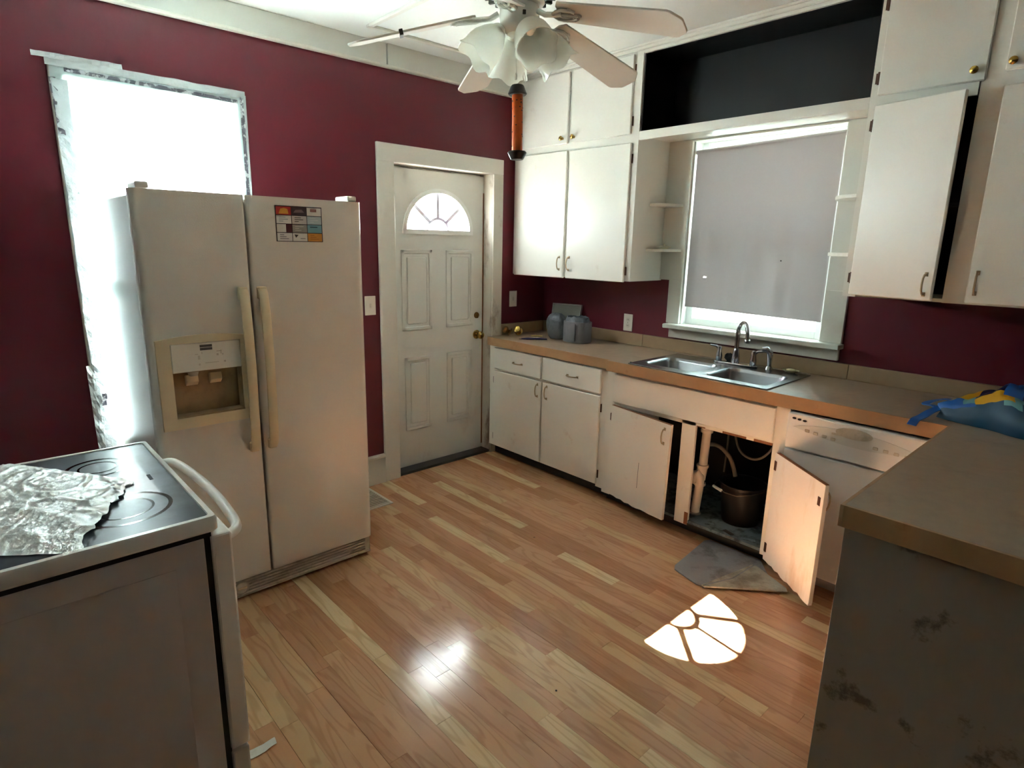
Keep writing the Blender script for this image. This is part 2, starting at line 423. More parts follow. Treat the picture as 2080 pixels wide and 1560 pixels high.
# ---- ceiling
c = MB().box(-.16, XM+.1, YM-.1, .16, CEIL, CEIL+.1).build('ceiling', ceil_mat); tag(c, 'white painted ceiling', kind='structure')
def trim(n, mb, m, label):
    o = mb.build('trim_%d' % n, m, None); return tag(o, label, kind='structure')
mb = MB().box(.0, .022, YM, -1.42, 2.615, CEIL, .002).box(.0, .030, -1.415, -.365, 2.612, CEIL, .002)
trim(1, mb, frieze_mat, 'pale frieze board along the top of the burgundy wall')
trim(2, MB().box(.0, .036, YM, -.365, 2.603, 2.618, .004), white, 'thin white bead under the frieze board')
B0x, B0y = .213, -1.66
trim(3, MB().box(B0x, B0x+.028, B0y, -.42, CEIL-.016, CEIL, .003), white, 'ceiling batten running beside the frieze')
trim(4, MB().box(B0x+.028, 2.9, B0y, B0y+.028, CEIL-.016, CEIL, .003), white, 'ceiling batten crossing the ceiling under the fan')

# ---- left wall (window and door)
DL, DR, DT = -1.385, -.560, 2.085          # door opening
WA, WB, WZ0, WZ1 = -3.03, -2.30, .62, 2.27   # window opening
mb = MB()
mb.box(-.16, 0, YM-.1, WA, 0, CEIL).box(-.16, 0, WB, DL, 0, CEIL).box(-.16, 0, DR, .16, 0, CEIL)
mb.box(-.16, 0, WA, WB, 0, WZ0).box(-.16, 0, WA, WB, WZ1, CEIL).box(-.16, 0, DL, DR, DT, CEIL)
tag(mb.build('wall_left', wall_red), 'burgundy wall behind the refrigerator', kind='structure')
# ---- right wall (sink)
SX0, SX1, SZ0, SZ1 = 1.25, 2.135, 1.085, 2.235
mb = MB()
mb.box(0, SX0, 0, .16, 0, CEIL).box(SX1, XM+.1, 0, .16, 0, CEIL).box(SX0, SX1, 0, .16, 0, SZ0).box(SX0, SX1, 0, .16, SZ1, CEIL)
tag(mb.build('wall_right', wall_red), 'burgundy wall above the sink counter', kind='structure')
tag(MB().box(-.16, XM+.1, YM-.1, YM, 0, CEIL).build('wall_rear', plain_wall), 'taupe wall behind the range', kind='structure')
mb = MB().box(XM, XM+.1, YM, 0, 0, CEIL)
tag(mb.build('wall_near', plain_wall), 'taupe wall at the peninsula side', kind='structure')
# ---- baseboard
mb = MB().prism([(.0, 0), (.022, 0), (.022, .185), (.018, .2), (.0, .2)], 'y', -2.0, -1.502)
mb.box(0, .028, -2.0, -1.502, .178, .196, .003)
tag(mb.build('baseboard_left', white), 'tall white baseboard left of the door casing', kind='structure')

# ---- door casing
mb = MB()
mb.box(0, .02, -1.502, -1.383, 0, 2.085, .003)
mb.prism([(-1.502, 2.075), (-1.502, 2.184), (-.4706, 2.178), (-.4706, 2.075)], 'x', 0, .021, bev=.003)
trim(5, mb, white, 'white casing over and left of the back door')
mb = MB().box(0, .02, -.562, -.4706, 0, 2.076, .003)
mb.box(-.09, .0, -.562, -.545, 0, 2.085).box(-.15, -.0, DL-.01, DL+.006, 0, 2.085).box(-.15, 0, DL, DR, 2.078, 2.095)
mb.box(-.15, -.09, -.562, -.545, 0, 2.085).box(-.152, -.137, DL, DR, 2.03, 2.09).box(-.152, -.137, -.60, -.545, 0, 2.085).box(-.152, -.137, DL-.01, DL+.03, 0, 2.085)  # stop strips behind the slab, added to block sky light around its edges
trim(6, mb, jamb_worn, 'grimy white jamb and casing on the latch side of the door')
# ---- back door
door = struct('door_1', 'white four panel back door with fan shaped window', (-.11, -.97, 0))
yc, ea, eb, zf = -.968, .272, .258, 1.672
yl, yr, zt = -1.377, -.566, 2.063
mb = MB().box(-.135, -.09, yl, yr, .02, zf)
arc = [(yc+ea*math.cos(math.pi*i/24), zf+eb*math.sin(math.pi*i/24)) for i in range(25)]
mb.prism([(yl, zf), (yl, zt), (yr, zt), (yr, zf)]+arc, 'x', -.135, -.09)
mb.build('door_slab', door_white, door)
for (a, b, z0, z1) in ((-1.28, -1.03, 1.0, 1.545), (-.91, -.66, 1.0, 1.545), (-1.265, -1.04, .285, .815), (-.905, -.675, .285, .815)):
    mb = MB(); wd = .026
    for (p, q, r, s_) in ((a, a+wd, z0, z1), (b-wd, b, z0, z1), (a, b, z0, z0+wd), (a, b, z1-wd, z1)):
        mb.box(-.092, -.0825, p, q, r, s_, .004)
    mb.build('panel_moulding', door_white, door)
    MB().box(-.092, -.084, a+.045, b-.045, z0+.045, z1-.045, .007).build('raised_panel', door_white, door)
# fanlight rim, cames, panes
def arcpts(a, b, n=24, t0=0, t1=math.pi): return [(yc+a*math.cos(lerp(t0, t1, i/n)), zf+b*math.sin(lerp(t0, t1, i/n))) for i in range(n+1)]
fr = MB().prism(arcpts(ea+.022, eb+.022)+arcpts(ea-.006, eb-.006)[::-1], 'x', -.098, -.078)
fr.box(-.098, -.078, yc-ea-.022, yc+ea+.022, zf-.022, zf+.008)
fro = fr.build('fanlight_frame', sash_white, door)
ia, ib = .088, .085
cm = MB().prism(arcpts(ia+.0095, ib+.0095, 12)+arcpts(ia-.0095, ib-.0095, 12)[::-1], 'x', -.118, -.096).build('came', caulk, fro)
for t in (R(42), R(90), R(138)):
    d = Vector((math.cos(t), math.sin(t))); n = Vector((-d.y, d.x))*.0115
    p0 = Vector((yc+ia*d.x, zf+ib*d.y)); p1 = Vector((yc+(ea)*d.x, zf+(eb)*d.y))
    MB().prism([(p0+n)[:], (p1+n)[:], (p1-n)[:], (p0-n)[:]], 'x', -.118, -.096).build('came', caulk, fro)
MB().prism(arcpts(ia, ib, 12), 'x', -.113, -.110).build('pane', fan_pane, fro)
for t0, t1 in ((0, 42), (42, 90), (90, 138), (138, 180)):
    MB().prism(arcpts(ea, eb, 8, R(t0), R(t1))+arcpts(ia, ib, 4, R(t0), R(t1))[::-1], 'x', -.113, -.110).build('pane', fan_pane, fro)
MB().box(-.158, -.0005, DL, DR, -.0108, .018).build('threshold', dark_kick, door)
MX = Matrix.Rotation(R(90), 4, 'Y')
kn = MB().lathe([(0, 0), (.034, 0), (.033, .006), (.014, .010), (.012, .03), (.025, .04), (.029, .052), (.024, .064), (.012, .068), (0, .068)], 20,
                Matrix.Translation((-.09, -.625, .925)) @ MX).build('door_knob', brass, door, smooth=40)
MB().lathe([(0, 0), (.006, 0), (.006, .004), (0, .004)], 10, Matrix.Translation((-.022, -.625, .925)) @ MX).build('keyhole_disc', old_brass, kn)
mb = MB().lathe([(0, 0), (.024, 0), (.022, .006), (.01, .009), (0, .009)], 14, Matrix.Translation((-.09, -.625, 1.07)) @ MX)
mb.box(-.084, -.072, -.630, -.620, 1.05, 1.09, .002)
mb.build('deadbolt', old_brass, door, smooth=40)
MB().box(-.10, -.088, -.572, -.562, .05, 1.95).build('weatherstrip', chip_wood, door)

# ---- taped window on the left wall
win = struct('window_1', 'overexposed taped window behind the refrigerator', (0, -2.66, WZ0))
mb = MB()
for y0, y1, z0, z1 in ((-3.078, -3.022, WZ0-.06, 2.335), (-2.308, -2.258, WZ0-.06, 2.325), (-3.078, -2.258, 2.262, 2.328), (-3.078, -2.258, WZ0-.06, WZ0)):
    mb.box(0, .014, y0, y1, z0, z1, .003)
mb.build('casing', white, win)
mb = MB()
for y0, y1, z0, z1 in ((WA, WA+.012, WZ0, WZ1), (WB-.012, WB, WZ0, WZ1), (WA, WB, WZ1-.012, WZ1), (WA, WB, WZ0, WZ0+.012)):
    mb.box(-.15, 0, y0, y1, z0, z1)
mb.build('reveal', sash_white, win)
for z0, z1, x in ((WZ0+.012, 1.46, -.09), (1.43, WZ1-.012, -.12)):
    mb = MB()
    for y0, y1, a, b in ((WA+.012, WA+.05, z0, z1), (WB-.05, WB-.012, z0, z1), (WA+.012, WB-.012, z0, z0+.04), (WA+.012, WB-.012, z1-.04, z1)):
        mb.box(x-.015, x+.015, y0, y1, a, b, .003)
    sa = mb.build('sash', sash_white, win)
    MB().box(x-.002, x+.002, WA+.05, WB-.05, z0+.04, z1-.04).build('pane', pane_mat, sa)
# plastic film and tape over it
pf = thing('window_plastic', 'clear plastic sheet taped over the bright window behind the refrigerator', 'plastic sheet', (.02, -2.66, .6))
def ff(u, v):
    y = lerp(-3.072, -2.265, u); z = lerp(.60, 2.318, v)
    e = min(u, 1-u, v, 1-v)*8; e = min(1, e)
    return (.0175+.007*e*(nz(y*5, z*3)+.4*nz(y*16, z*9)), y, z)
MB().sheet(ff, 30, 44, .0004).build('film', window_film, pf, smooth=60)
def strip(name, a, b, wdt, m, x0=.0195, seed=0., n=26, amp=.0022, lab=None):
    a = Vector(a); b = Vector(b); d = (b-a).normalized(); nn = Vector((-d.y, d.x))
    def f(u, v):
        p = a+(b-a)*u+nn*(v-.5)*wdt*(1+.22*nz(u*9+seed, seed))
        return (x0+.003+amp*nz(p.x*38+seed, p.y*38), p.x, p.y)
    o = MB().sheet(f, n, 3, .0008).build(name, m, pf)
    if lab: o['label'] = lab
strip('tape_strip', (-3.066, 2.255), (-3.052, 1.93), .024, tape_grey, seed=3)
strip('tape_strip', (-3.02, 2.292), (-2.30, 2.276), .017, tape_grey, seed=5, n=40)
strip('tape_strip', (-2.280, 2.300), (-2.281, 1.45), .018, tape_grey, seed=9, n=40)
strip('clear_tape', (-3.085, 2.318), (-2.262, 2.312), .034, edge_film, .020, 11, 40)
strip('clear_tape', (-3.128, 2.338), (-2.80, 2.342), .022, edge_film, .021, 13, 20, .006)
strip('clear_tape', (-2.265, 2.31), (-2.268, 1.3), .012, edge_film, .020, 15, 30)
strip('bubble_strip', (-3.042, 2.25), (-3.038, .58), .058, bubble_film, .0205, 17, 70, .004, 'crinkled bubble wrap strip down the side')
strip('clear_tape', (-3.075, 1.0), (-3.070, .58), .03, edge_film, .022, 19, 20, .008)
for (yy, zz) in ((-3.035, .80), (-3.03, .83)):
    MB().box(.025, .027, yy-.012, yy+.008, zz, zz+.03, .0005).build('tape_patch', tape_grey, pf)

# ---- sink window
w2 = struct('window_2', 'white framed window above the sink', (1.69, 0, 1.1))
def wpart(name, *bx, m=white, bev=.002, par=None):
    mb = MB()
    for b in bx: mb.box(*b, bev)
    return mb.build(name, m, par or w2)
wpart('side_board', (1.0855, 1.252, -.02, 0, 1.385, 2.24))
wpart('side_board', (2.133, 2.3275, -.02, 0, 1.385, 2.24))
wpart('casing', (1.158, 1.252, -.0205, 0, 1.105, 1.3855))
wpart('casing', (2.133, 2.246, -.0205, 0, 1.105, 1.3855))
wpart('reveal', (1.25, 1.262, -.0, .13, 1.1, 2.235), m=sash_white)
wpart('reveal', (2.123, 2.135, -.0, .13, 1.1, 2.235), m=sash_white)
wpart('head', (1.25, 2.135, -.02, .13, 2.230, 2.2405))
wpart('sill', (1.172, 2.256, -.082, .0, 1.077, 1.104), (1.25, 2.135, 0, .13, 1.077, 1.104), bev=.004)
wpart('apron', (1.186, 2.240, -.024, 0, 1.012, 1.077), bev=.003)
for z0, z1, yy in ((1.104, 1.68, .065), (1.65, 2.230, .1)):
    s_ = wpart('sash', (1.262, 1.305, yy-.015, yy+.015, z0, z1), (2.08, 2.123, yy-.015, yy+.015, z0, z1), (1.305, 2.08, yy-.015, yy+.015, z0, z0+.042), (1.305, 2.08, yy-.015, yy+.015, z1-.035, z1), m=sash_white)
    wpart('pane', (1.305, 2.08, yy-.002, yy+.002, z0+.042, z1-.035), m=pane_mat, bev=0, par=s_)
# roller shade
rs = thing('roller_shade', 'grey roller shade pulled down over the sink window', 'roller shade', (1.695, .02, 1.2))
MB().tube([(1.264, .022, 2.166), (2.121, .022, 2.188)], .014, 12).build('roller', shade_mat, rs, smooth=40)
def shf(u, v):
    x = lerp(1.272, 2.118, u); z = lerp(lerp(2.170, 2.190, u), lerp(1.222, 1.208, u), v)
    am = .006*v+.016*max(0, v-.2)
    fold = math.sin(u*26+nz(u*3, v*1.1)*3.0)*.4+nz(u*9, v*1.3)*1.4+nz(u*3, v*2)
    return (x, .010+am*fold*(1-abs(2*u-1)**4), z)
nu, nv = 80, 110
hole = lambda i, j: (j == 87 and i in (11, 12))
MB().sheet(shf, nu, nv, .0006, skip=hole).build('cloth', shade_mat, rs, smooth=80)
MB().tube([shf(0, 1), shf(.25, 1), shf(.5, 1), shf(.75, 1), shf(1, 1)], .003, 6).build('hem_bar', shade_mat, rs)
MB().lathe([(0, 0), (.004, 0), (.004, .002), (0, .002)], 8, Matrix.Translation((1.862, .008, 1.53)) @ Matrix.Rotation(R(90), 4, 'X')).build('dark_spot', slot_dark, rs)

# ================================================================== HARDWARE MESHES (shared)
def pull_mesh():
    """small bowed pull, vertical along z, feet on plane y=0, standing out to -y"""
    mb = MB()
    pts = [(0, -.003, -.042), (0, -.016, -.040), (0, -.024, -.025), (0, -.027, 0), (0, -.024, .025), (0, -.016, .040), (0, -.003, .042)]
    mb.tube(pts, .0042, 8)
    for z in (-.042, .042): mb.box(-.007, .007, -.004, 0, z-.009, z+.009, .0015)
    o = mb.build('pull', pull_mat, smooth=50); me = o.data; bpy.data.objects.remove(o); return me
def knob_mesh():
    mb = MB().lathe([(0, 0), (.009, 0), (.006, .006), (.006, .012), (.014, .018), (.015, .024), (.009, .030), (0, .031)], 16, Matrix.Rotation(R(90), 4, 'X'))
    o = mb.build('knob', brass, smooth=40); me = o.data; bpy.data.objects.remove(o); return me
def hinge_mesh():
    mb = MB().tube([(0, -.004, -.026), (0, -.004, .026)], .0048, 8).box(-.012, .002, -.002, 0, -.022, .022)
    o = mb.build('hinge', hinge_mat, smooth=40); me = o.data; bpy.data.objects.remove(o); return me
PULL, KNOB, HINGE = pull_mesh(), knob_mesh(), hinge_mesh()
def hw(name, me, parent, loc, rot=0, ry=0, M=None):
    o = bpy.data.objects.new(name, me); COL.objects.link(o); o.parent = parent
    T = Matrix.Translation(Vector(loc)) @ Matrix.Rotation(ry, 4, 'Y')
    if M is not None: T = M @ T
    o.matrix_local = Matrix.Translation(-wl(parent)) @ T; WL[o.name] = wl(parent)
    return o
def front(name, x0, x1, z0, z1, y, par, m=cab_white, th=.019, bev=.004, M=None, label=None):
    mb = MB().box(x0, x1, y-th, y, z0, z1, bev)
    if M is not None: mb.xf(M)
    o = mb.build(name, m, par)
    if label: o['label'] = label
    return o

# ================================================================== WALL CABINETS
UF = -.348
def carcass(par, x0, x1, z0, z1, y0, y1, m=cab_white, shelf=None, inner=dark_wood):
    t = .016
    MB().box(x0, x0+t, y0, y1, z0, z1).build('side_panel', m, par)
    MB().box(x1-t, x1, y0, y1, z0, z1).build('side_panel', m, par)
    MB().box(x0+t, x1-t, y0, y1, z0, z0+t).build('bottom_panel', m, par)
    MB().box(x0+t, x1-t, y0, y1, z1-t, z1).build('top_panel', m, par)
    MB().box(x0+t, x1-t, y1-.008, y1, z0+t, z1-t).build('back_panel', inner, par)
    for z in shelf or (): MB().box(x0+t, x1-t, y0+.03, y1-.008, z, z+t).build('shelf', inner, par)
# left
ul = thing('wall_cabinet', 'tall white four door wall cabinet in the corner beside the back door', 'cabinet', (.55, -.17, 1.375))
carcass(ul, .004, 1.085, 1.378, 2.70, UF+.018, -.002, shelf=(1.75, 2.215))
mb = MB()
for b in ((.004, .05, UF, UF+.018, 1.378, 2.735), (.525, .56, UF, UF+.018, 1.378, 2.735), (1.03, 1.085, UF, UF+.018, 1.378, 2.735),
          (.05, .525, UF, UF+.018, 2.19, 2.262), (.56, 1.03, UF, UF+.018, 2.19, 2.262), (.05, .525, UF, UF+.018, 2.685, 2.735), (.56, 1.03, UF, UF+.018, 2.685, 2.735),
          (.05, .525, UF, UF+.018, 1.378, 1.40), (.56, 1.03, UF, UF+.018, 1.378, 1.40)):
    mb.box(*b)
mb.build('face_frame', cab_white, ul)
for x0, x1, z0, z1, px, hx in ((.030, .530, 1.372, 2.207, .495, None), (.552, 1.046, 1.372, 2.203, .583, 1.049), (.030, .526, 2.252, 2.692, .485, None), (.552, 1.032, 2.252, 2.692, .585, 1.035)):
    d = front('door', x0, x1, z0, z1, UF, ul)
    if z0 < 2: hw('pull', PULL, d, (px, UF-.019, 1.472))
    else: hw('knob', KNOB, d, (px, UF-.019, 2.285))
    if hx:
        for z in ((z0+.07, z1-.09) if z0 < 2 else (z0+.075, z1-.08)): hw('hinge', HINGE, d, (hx+.002, UF, z))
# niche
ni = thing('open_cupboard', 'open black painted cupboard recess above the sink window', 'cupboard', (1.7, -.17, 2.24))
MB().box(1.087, 1.095, UF+.012, -.002, 2.262, 2.70).build('side_panel', black_paint, ni)
MB().box(2.318, 2.326, UF+.012, -.002, 2.262, 2.70).build('side_panel', black_paint, ni)
MB().box(1.095, 2.318, -.012, -.002, 2.262, 2.70).build('back_panel', black_paint, ni)
MB().box(1.095, 2.318, UF+.018, -.012, 2.253, 2.262).build('floor_board', black_paint, ni)
MB().box(1.087, 2.326, UF+.018, -.002, 2.70, 2.71).build('top_board', black_paint, ni)
MB().box(1.086, 2.327, UF+.018, -.002, 2.241, 2.253).build('underside_board', cab_white, ni)
MB().box(1.086, 2.327, UF, UF+.018, 2.215, 2.264, .001).build('lower_rail', cab_white, ni)
MB().box(1.086, 2.327, UF, UF+.018, 2.69, CEIL, .001).build('upper_rail', cab_white, ni)
# flaking patches on the black back
for k, (x, z, wd, h) in enumerate(((1.40, 2.268, .10, .028), (1.505, 2.268, .10, .032), (1.555, 2.285, .034, .022), (1.62, 2.285, .03, .02), (1.66, 2.268, .09, .022))):
    pts = [(x+wd*.5*(1+math.cos(a)*(.8+.2*nz(k, a))), z+h*.5*(1+math.sin(a)*(.8+.25*nz(a, k)))) for a in [i*math.pi/6 for i in range(12)]]
    MB().prism(pts, 'y', -.0135, -.012).build('flaked_patch', paint('flaked grey %d' % k, (66, 72, 74) if k in (2, 3) else (36, 42, 43), .6, .2, 20), ni)
# crown
trim(7, MB().box(.004, 3.9, UF-.016, UF, 2.705, CEIL, .004).box(.004, 3.9, UF-.028, UF-.016, 2.722, CEIL, .003), white, 'white crown strip over the wall cabinets')
# right
ur = thing('wall_cabinet', 'tall white wall cabinet at the right edge with one door ajar', 'cabinet', (3.1, -.17, 1.375))
carcass(ur, 2.328, 3.9, 1.382, 2.70, UF+.018, -.002, shelf=(1.8, 2.24))
mb = MB()
for b in ((2.328, 2.385, UF, UF+.018, 1.382, 2.735), (2.727, 2.822, UF, UF+.018, 1.382, 2.735), (3.30, 3.36, UF, UF+.018, 1.382, 2.735), (3.85, 3.9, UF, UF+.018, 1.382, 2.735),
          (2.385, 2.722, UF, UF+.018, 2.212, 2.268), (2.822, 3.30, UF, UF+.018, 2.212, 2.295), (3.36, 3.85, UF, UF+.018, 2.212, 2.295),
          (2.385, 2.722, UF, UF+.018, 2.68, 2.735), (2.822, 3.30, UF, UF+.018, 2.68, 2.735), (3.36, 3.85, UF, UF+.018, 2.68, 2.735), (2.822, 3.30, UF, UF+.018, 1.382, 1.40), (3.36, 3.85, UF, UF+.018, 1.382, 1.40)):
    mb.box(*b)
mb.build('face_frame', cab_white, ur)
HM = Rz(R(-13), (2.362, UF, 0))
d = front('door', 2.362, 2.720, 1.392, 2.222, UF, ur, M=HM, label='white cabinet door hanging slightly ajar')
hw('pull', PULL, d, (2.690, UF-.019, 1.46), M=HM)
for z in (1.47, 2.14): hw('hinge', HINGE, d, (2.355, UF, z))
d = front('door', 2.808, 3.325, 1.388, 2.232, UF, ur); hw('pull', PULL, d, (2.838, UF-.019, 1.472))
d = front('door', 3.335, 3.87, 1.388, 2.232, UF, ur); hw('pull', PULL, d, (3.84, UF-.019, 1.472))
d = front('door', 2.360, 2.742, 2.262, 2.70, UF, ur); hw('knob', KNOB, d, (2.705, UF-.019, 2.300))
for z in (2.335, 2.63): hw('hinge', HINGE, d, (2.352, UF, z))
d = front('door', 2.800, 3.325, 2.285, 2.70, UF, ur); hw('knob', KNOB, d, (2.825, UF-.019, 2.312))
d = front('door', 3.335, 3.87, 2.285, 2.70, UF, ur); hw('knob', KNOB, d, (3.84, UF-.019, 2.312))

# corner shelves
def corner_shelf(cx, cy, sx, r, z, label):
    pts = [(cx, cy)]+[(cx+sx*r*math.cos(a)*(1 if 1 else 1), cy-r*1.25*math.sin(a)) for a in [i*math.pi/20 for i in range(11)]]
    o = MB().prism(pts, 'z', z, z+.018, bev=.002).build('corner_shelf', white, None, origin=(cx, cy, z))
    tag(o, label, 'shelf', 'quarter round corner shelves')
corner_shelf(1.086, -.0205, 1, .135, 1.842, 'upper quarter round shelf left of the roller shade')
corner_shelf(1.086, -.0205, 1, .145, 1.565, 'lower quarter round shelf left of the roller shade')
corner_shelf(2.327, -.0205, -1, .19, 1.842, 'upper quarter round shelf right of the roller shade')
corner_shelf(2.327, -.0205, -1, .19, 1.565, 'lower quarter round shelf right of the roller shade')
tk = thing('trinket', 'small white knobbed trinket on the lower left corner shelf', 'trinket', (1.13, -.07, 1.583))
MB().lathe([(0, 0), (.030, 0), (.034, .004), (.012, .008), (0, .008)], 14, Matrix.Translation((1.135, -.075, 1.583))).build('base', soap_mat, tk, smooth=40)
MB().tube([(1.100, -.10, 1.596), (1.125, -.082, 1.598), (1.145, -.07, 1.598), (1.172, -.05, 1.594)], .005, 8, rad=[.003, .006, .006, .003]).build('bar', trinket_mat, tk, smooth=50)
MB().lathe([(0, 0), (.008, 0), (.006, .008), (.009, .014), (.005, .020), (0, .020)], 10, Matrix.Translation((1.138, -.074, 1.597))).build('knob', trinket_mat, tk, smooth=50)

# ================================================================== BASE CABINETS
AF = -.586
ca = thing('base_cabinet', 'white two door two drawer base cabinet beside the back door', 'cabinet', (.58, -.3, 0))
carcass(ca, .028, 1.150, .085, .868, AF+.018, -.025, m=cab_worn)
mb = MB()
for b in ((.028, .105, AF, AF+.018, .085, .868), (.573, .605, AF, AF+.018, .085, .868), (1.09, 1.150, AF, AF+.018, .07, .868), (.105, .573, AF, AF+.018, .676, .700), (.605, 1.09, AF, AF+.018, .676, .700),
          (.105, .573, AF, AF+.018, .845, .868), (.605, 1.09, AF, AF+.018, .845, .868), (.105, .573, AF, AF+.018, .085, .105), (.605, 1.09, AF, AF+.018, .085, .105)):
    mb.box(*b)
mb.build('face_frame', cab_worn, ca)
MB().box(.028, 1.150, -.522, -.508, 0, .085).build('toe_kick', dark_kick, ca)
for x0, x1, px in ((.095, .578, .352), (.598, 1.100, .870)):
    d = front('drawer', x0, x1, .692, .848, AF, ca); hw('pull', PULL, d, (px, AF-.019, .766), ry=R(90))
for x0, x1, px, hx in ((.090, .587, .556, .082), (.598, 1.100, .645, 1.106)):
    d = front('door', x0, x1, .092, .676, AF, ca, m=cab_worn); hw('pull', PULL, d, (px, AF-.019, .61))
    for z in (.16, .60): hw('hinge', HINGE, d, (hx, AF, z))
for (px, z0, z1, pw) in ((.0375, .02, .52, .008),):
    MB().box(.0265, .029, AF-.001, AF+.03, z0+.07, z1, .0005).build('bare_wood_chip', chip_wood, ca)

# sink base
SF = -.606
cs = thing('base_cabinet', 'white sink base cabinet with its right door swung wide open', 'cabinet', (1.7, -.3, 0))
t = .016
MB().box(1.156, 1.172, SF+.018, -.025, .06, .868).build('side_panel', cab_worn, cs)
MB().box(2.246, 2.262, SF+.018, -.025, .06, .868).build('side_panel', cab_worn, cs)
MB().box(1.172, 2.246, SF+.005, -.033, .072, .088).build('bottom_panel', shelf_floor, cs)
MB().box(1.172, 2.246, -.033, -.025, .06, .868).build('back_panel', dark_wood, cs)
mb = MB()
for b in ((1.156, 1.222, SF, SF+.018, .06, .868), (1.690, 1.775, SF, SF+.018, .06, .668), (2.196, 2.262, SF, SF+.018, .06, .868), (1.222, 2.196, SF, SF+.018, .645, .868)):
    mb.box(*b, .0012)
mb.build('face_frame', cab_worn, cs)
MB().box(1.222, 2.196, SF+.001, SF+.018, .058, .0715).build('bottom_rail', dark_kick, cs)
front('false_drawer_front', 1.214, 2.196, .668, .842, SF, cs, m=cab_worn, th=.014)
MB().box(1.156, 2.262, -.545, -.530, 0, .06).build('toe_kick', dark_kick, cs)
def ragged(x0, x1, z0, z1, y0, y1, M, name, par, m, side):
    """door slab whose lower edge is chewed off"""
    n = 14; pts = [(x0, z1), (x1, z1)]
    for i in range(n+1):
        u = i/n; x = lerp(x1, x0, u)
        pts.append((x, z0+.012*abs(nz(u*7, side))+.008*random.random()))
    mb = MB().prism(pts, 'y', y0, y1); mb.xf(M) if M is not None else None
    return mb.build(name, m, par)
LM = Rz(R(-7), (1.214, SF, 0)) @ Matrix.Translation((1.214, SF, .36)) @ Matrix.Rotation(R(1.4), 4, 'Y') @ Matrix.Translation((-1.214, -SF, -.36))
d = ragged(1.214, 1.668, .068, .650, SF-.019, SF, LM, 'door', cs, cab_worn, 1.3); d['label'] = 'worn white sink door hanging slightly ajar'
hw('pull', PULL, d, (1.628, SF-.019, .575), M=LM)
for z in (.16, .57): hw('hinge', HINGE, d, (1.208, SF, z))
mb = MB().box(1.214, 1.668, SF-.0192, SF-.002, .6495, .6512); mb.xf(LM); mb.build('bare_wood_edge', chip_wood, d)
# scratch
mb = MB().box(1.462, 1.464, SF-.0197, SF-.0189, .20, .36); mb.xf(LM); mb.build('scratch', slot_dark, d)
# open door: hinged at right stile, opened past 90 deg
OA = math.atan2(-.890-(-.640), 2.555-2.235)       # direction of the leaf in plan
OM = Matrix.Translation((2.235, -.632, 0)) @ Matrix.Rotation(OA, 4, 'Z')
W_ = .408
d = ragged(0, W_, .055, .628, -.009, .009, OM, 'door', cs, cab_inner, 4.1); d['label'] = 'stained inner face of the wide open sink door'
mb = MB().box(.01, W_, -.0085, .0085, .6275, .6305); mb.xf(OM); mb.build('bare_wood_edge', chip_wood, d)
mb = MB().box(W_-.001, W_+.003, -.009, .009, .07, .628, .0008); mb.xf(OM); mb.build('leaf_edge', cab_white, d)
for z in (.13, .565):
    mb = MB().box(.004, .022, -.0125, -.009, z-.024, z+.024, .001); mb.xf(OM); mb.build('hinge', hinge_mat, d)
mb = MB().box(W_-.035, W_-.016, -.0115, -.009, .525, .565, .001); mb.xf(OM); mb.build('catch', hinge_mat, d)
hw('pull', PULL, d, (W_-.02, -.009, .545), M=OM @ Matrix.Translation((W_-.02, 0, 0)) @ Matrix.Rotation(R(180), 4, 'Z') @ Matrix.Translation((-(W_-.02), 0, 0)))
mb = MB()
for (x0, x1, dz) in ((1.93, 2.06, .012), (2.10, 2.196, .014), (1.78, 1.83, .006)):
    mb.box(x0, x1, SF-.0008, SF+.002, .645, .645+dz, .0004)
mb.build('bare_wood_edge', chip_wood, cs)
mb = MB().box(1.752, 1.775, SF-.0008, SF+.002, .062, .135, .0004).build('bare_wood_edge', chip_wood, cs)

# dishwasher
dw = thing('dishwasher', 'white dishwasher with a curved control strip behind the open sink door', 'dishwasher', (2.57, -.33, 0))
MB().box(2.268, 2.868, -.60, -.05, .06, .845).build('tub', shadow_gap, dw)
MB().box(2.268, 2.868, -.648, -.60, .075, .665, .006, 2).build('door_panel', stove_white, dw)
cp = MB().box(2.268, 2.868, -.652, -.60, .672, .846, .008, 2).build('control_panel', stove_white, dw)
pts = [(2.30+.53*u, .782-.030*math.sin(math.pi*u)-.012*u) for u in [i/16 for i in range(17)]]+[(2.30+.53*u, .782+.040*math.sin(math.pi*u)**.8-.012*u) for u in [1-i/16 for i in range(17)]]
arcp = MB().prism(pts, 'y', -.6545, -.650).build('curved_strip', paint('control strip grey', (218, 217, 211), .4, .04, 5), cp)
pts = [(2.56+.075*math.cos(a), .806+.024*math.sin(a)) for a in [i*math.pi/10 for i in range(20)]]
MB().prism(pts, 'y', -.6575, -.653).build('latch_cup', grille_mat, cp)
for i in range(4): MB().box(2.355+i*.038, 2.375+i*.038, -.657, -.6535, .768-.004*i, .782-.004*i, .002).build('button', grille_mat, arcp)
for i in range(4): MB().box(2.64+i*.04, 2.66+i*.04, -.657, -.6535, .758-.002*i, .772-.002*i, .002).build('button', grille_mat, arcp)
MB().box(2.47, 2.52, -.656, -.6535, .786, .795).build('emblem', grille_mat, arcp)
for i in range(3): MB().prism([(2.300+i*.024+.009*math.cos(a), .822-i*.002+.005*math.sin(a)) for a in [j*math.pi/5 for j in range(10)]], 'y', -.6535, -.651).build('vent_slot', black_gap, cp)
MB().box(2.268, 2.868, -.58, -.565, 0, .06).build('toe_panel', paint('dishwasher toe panel', (150, 148, 146), .5, .05, 5), dw)
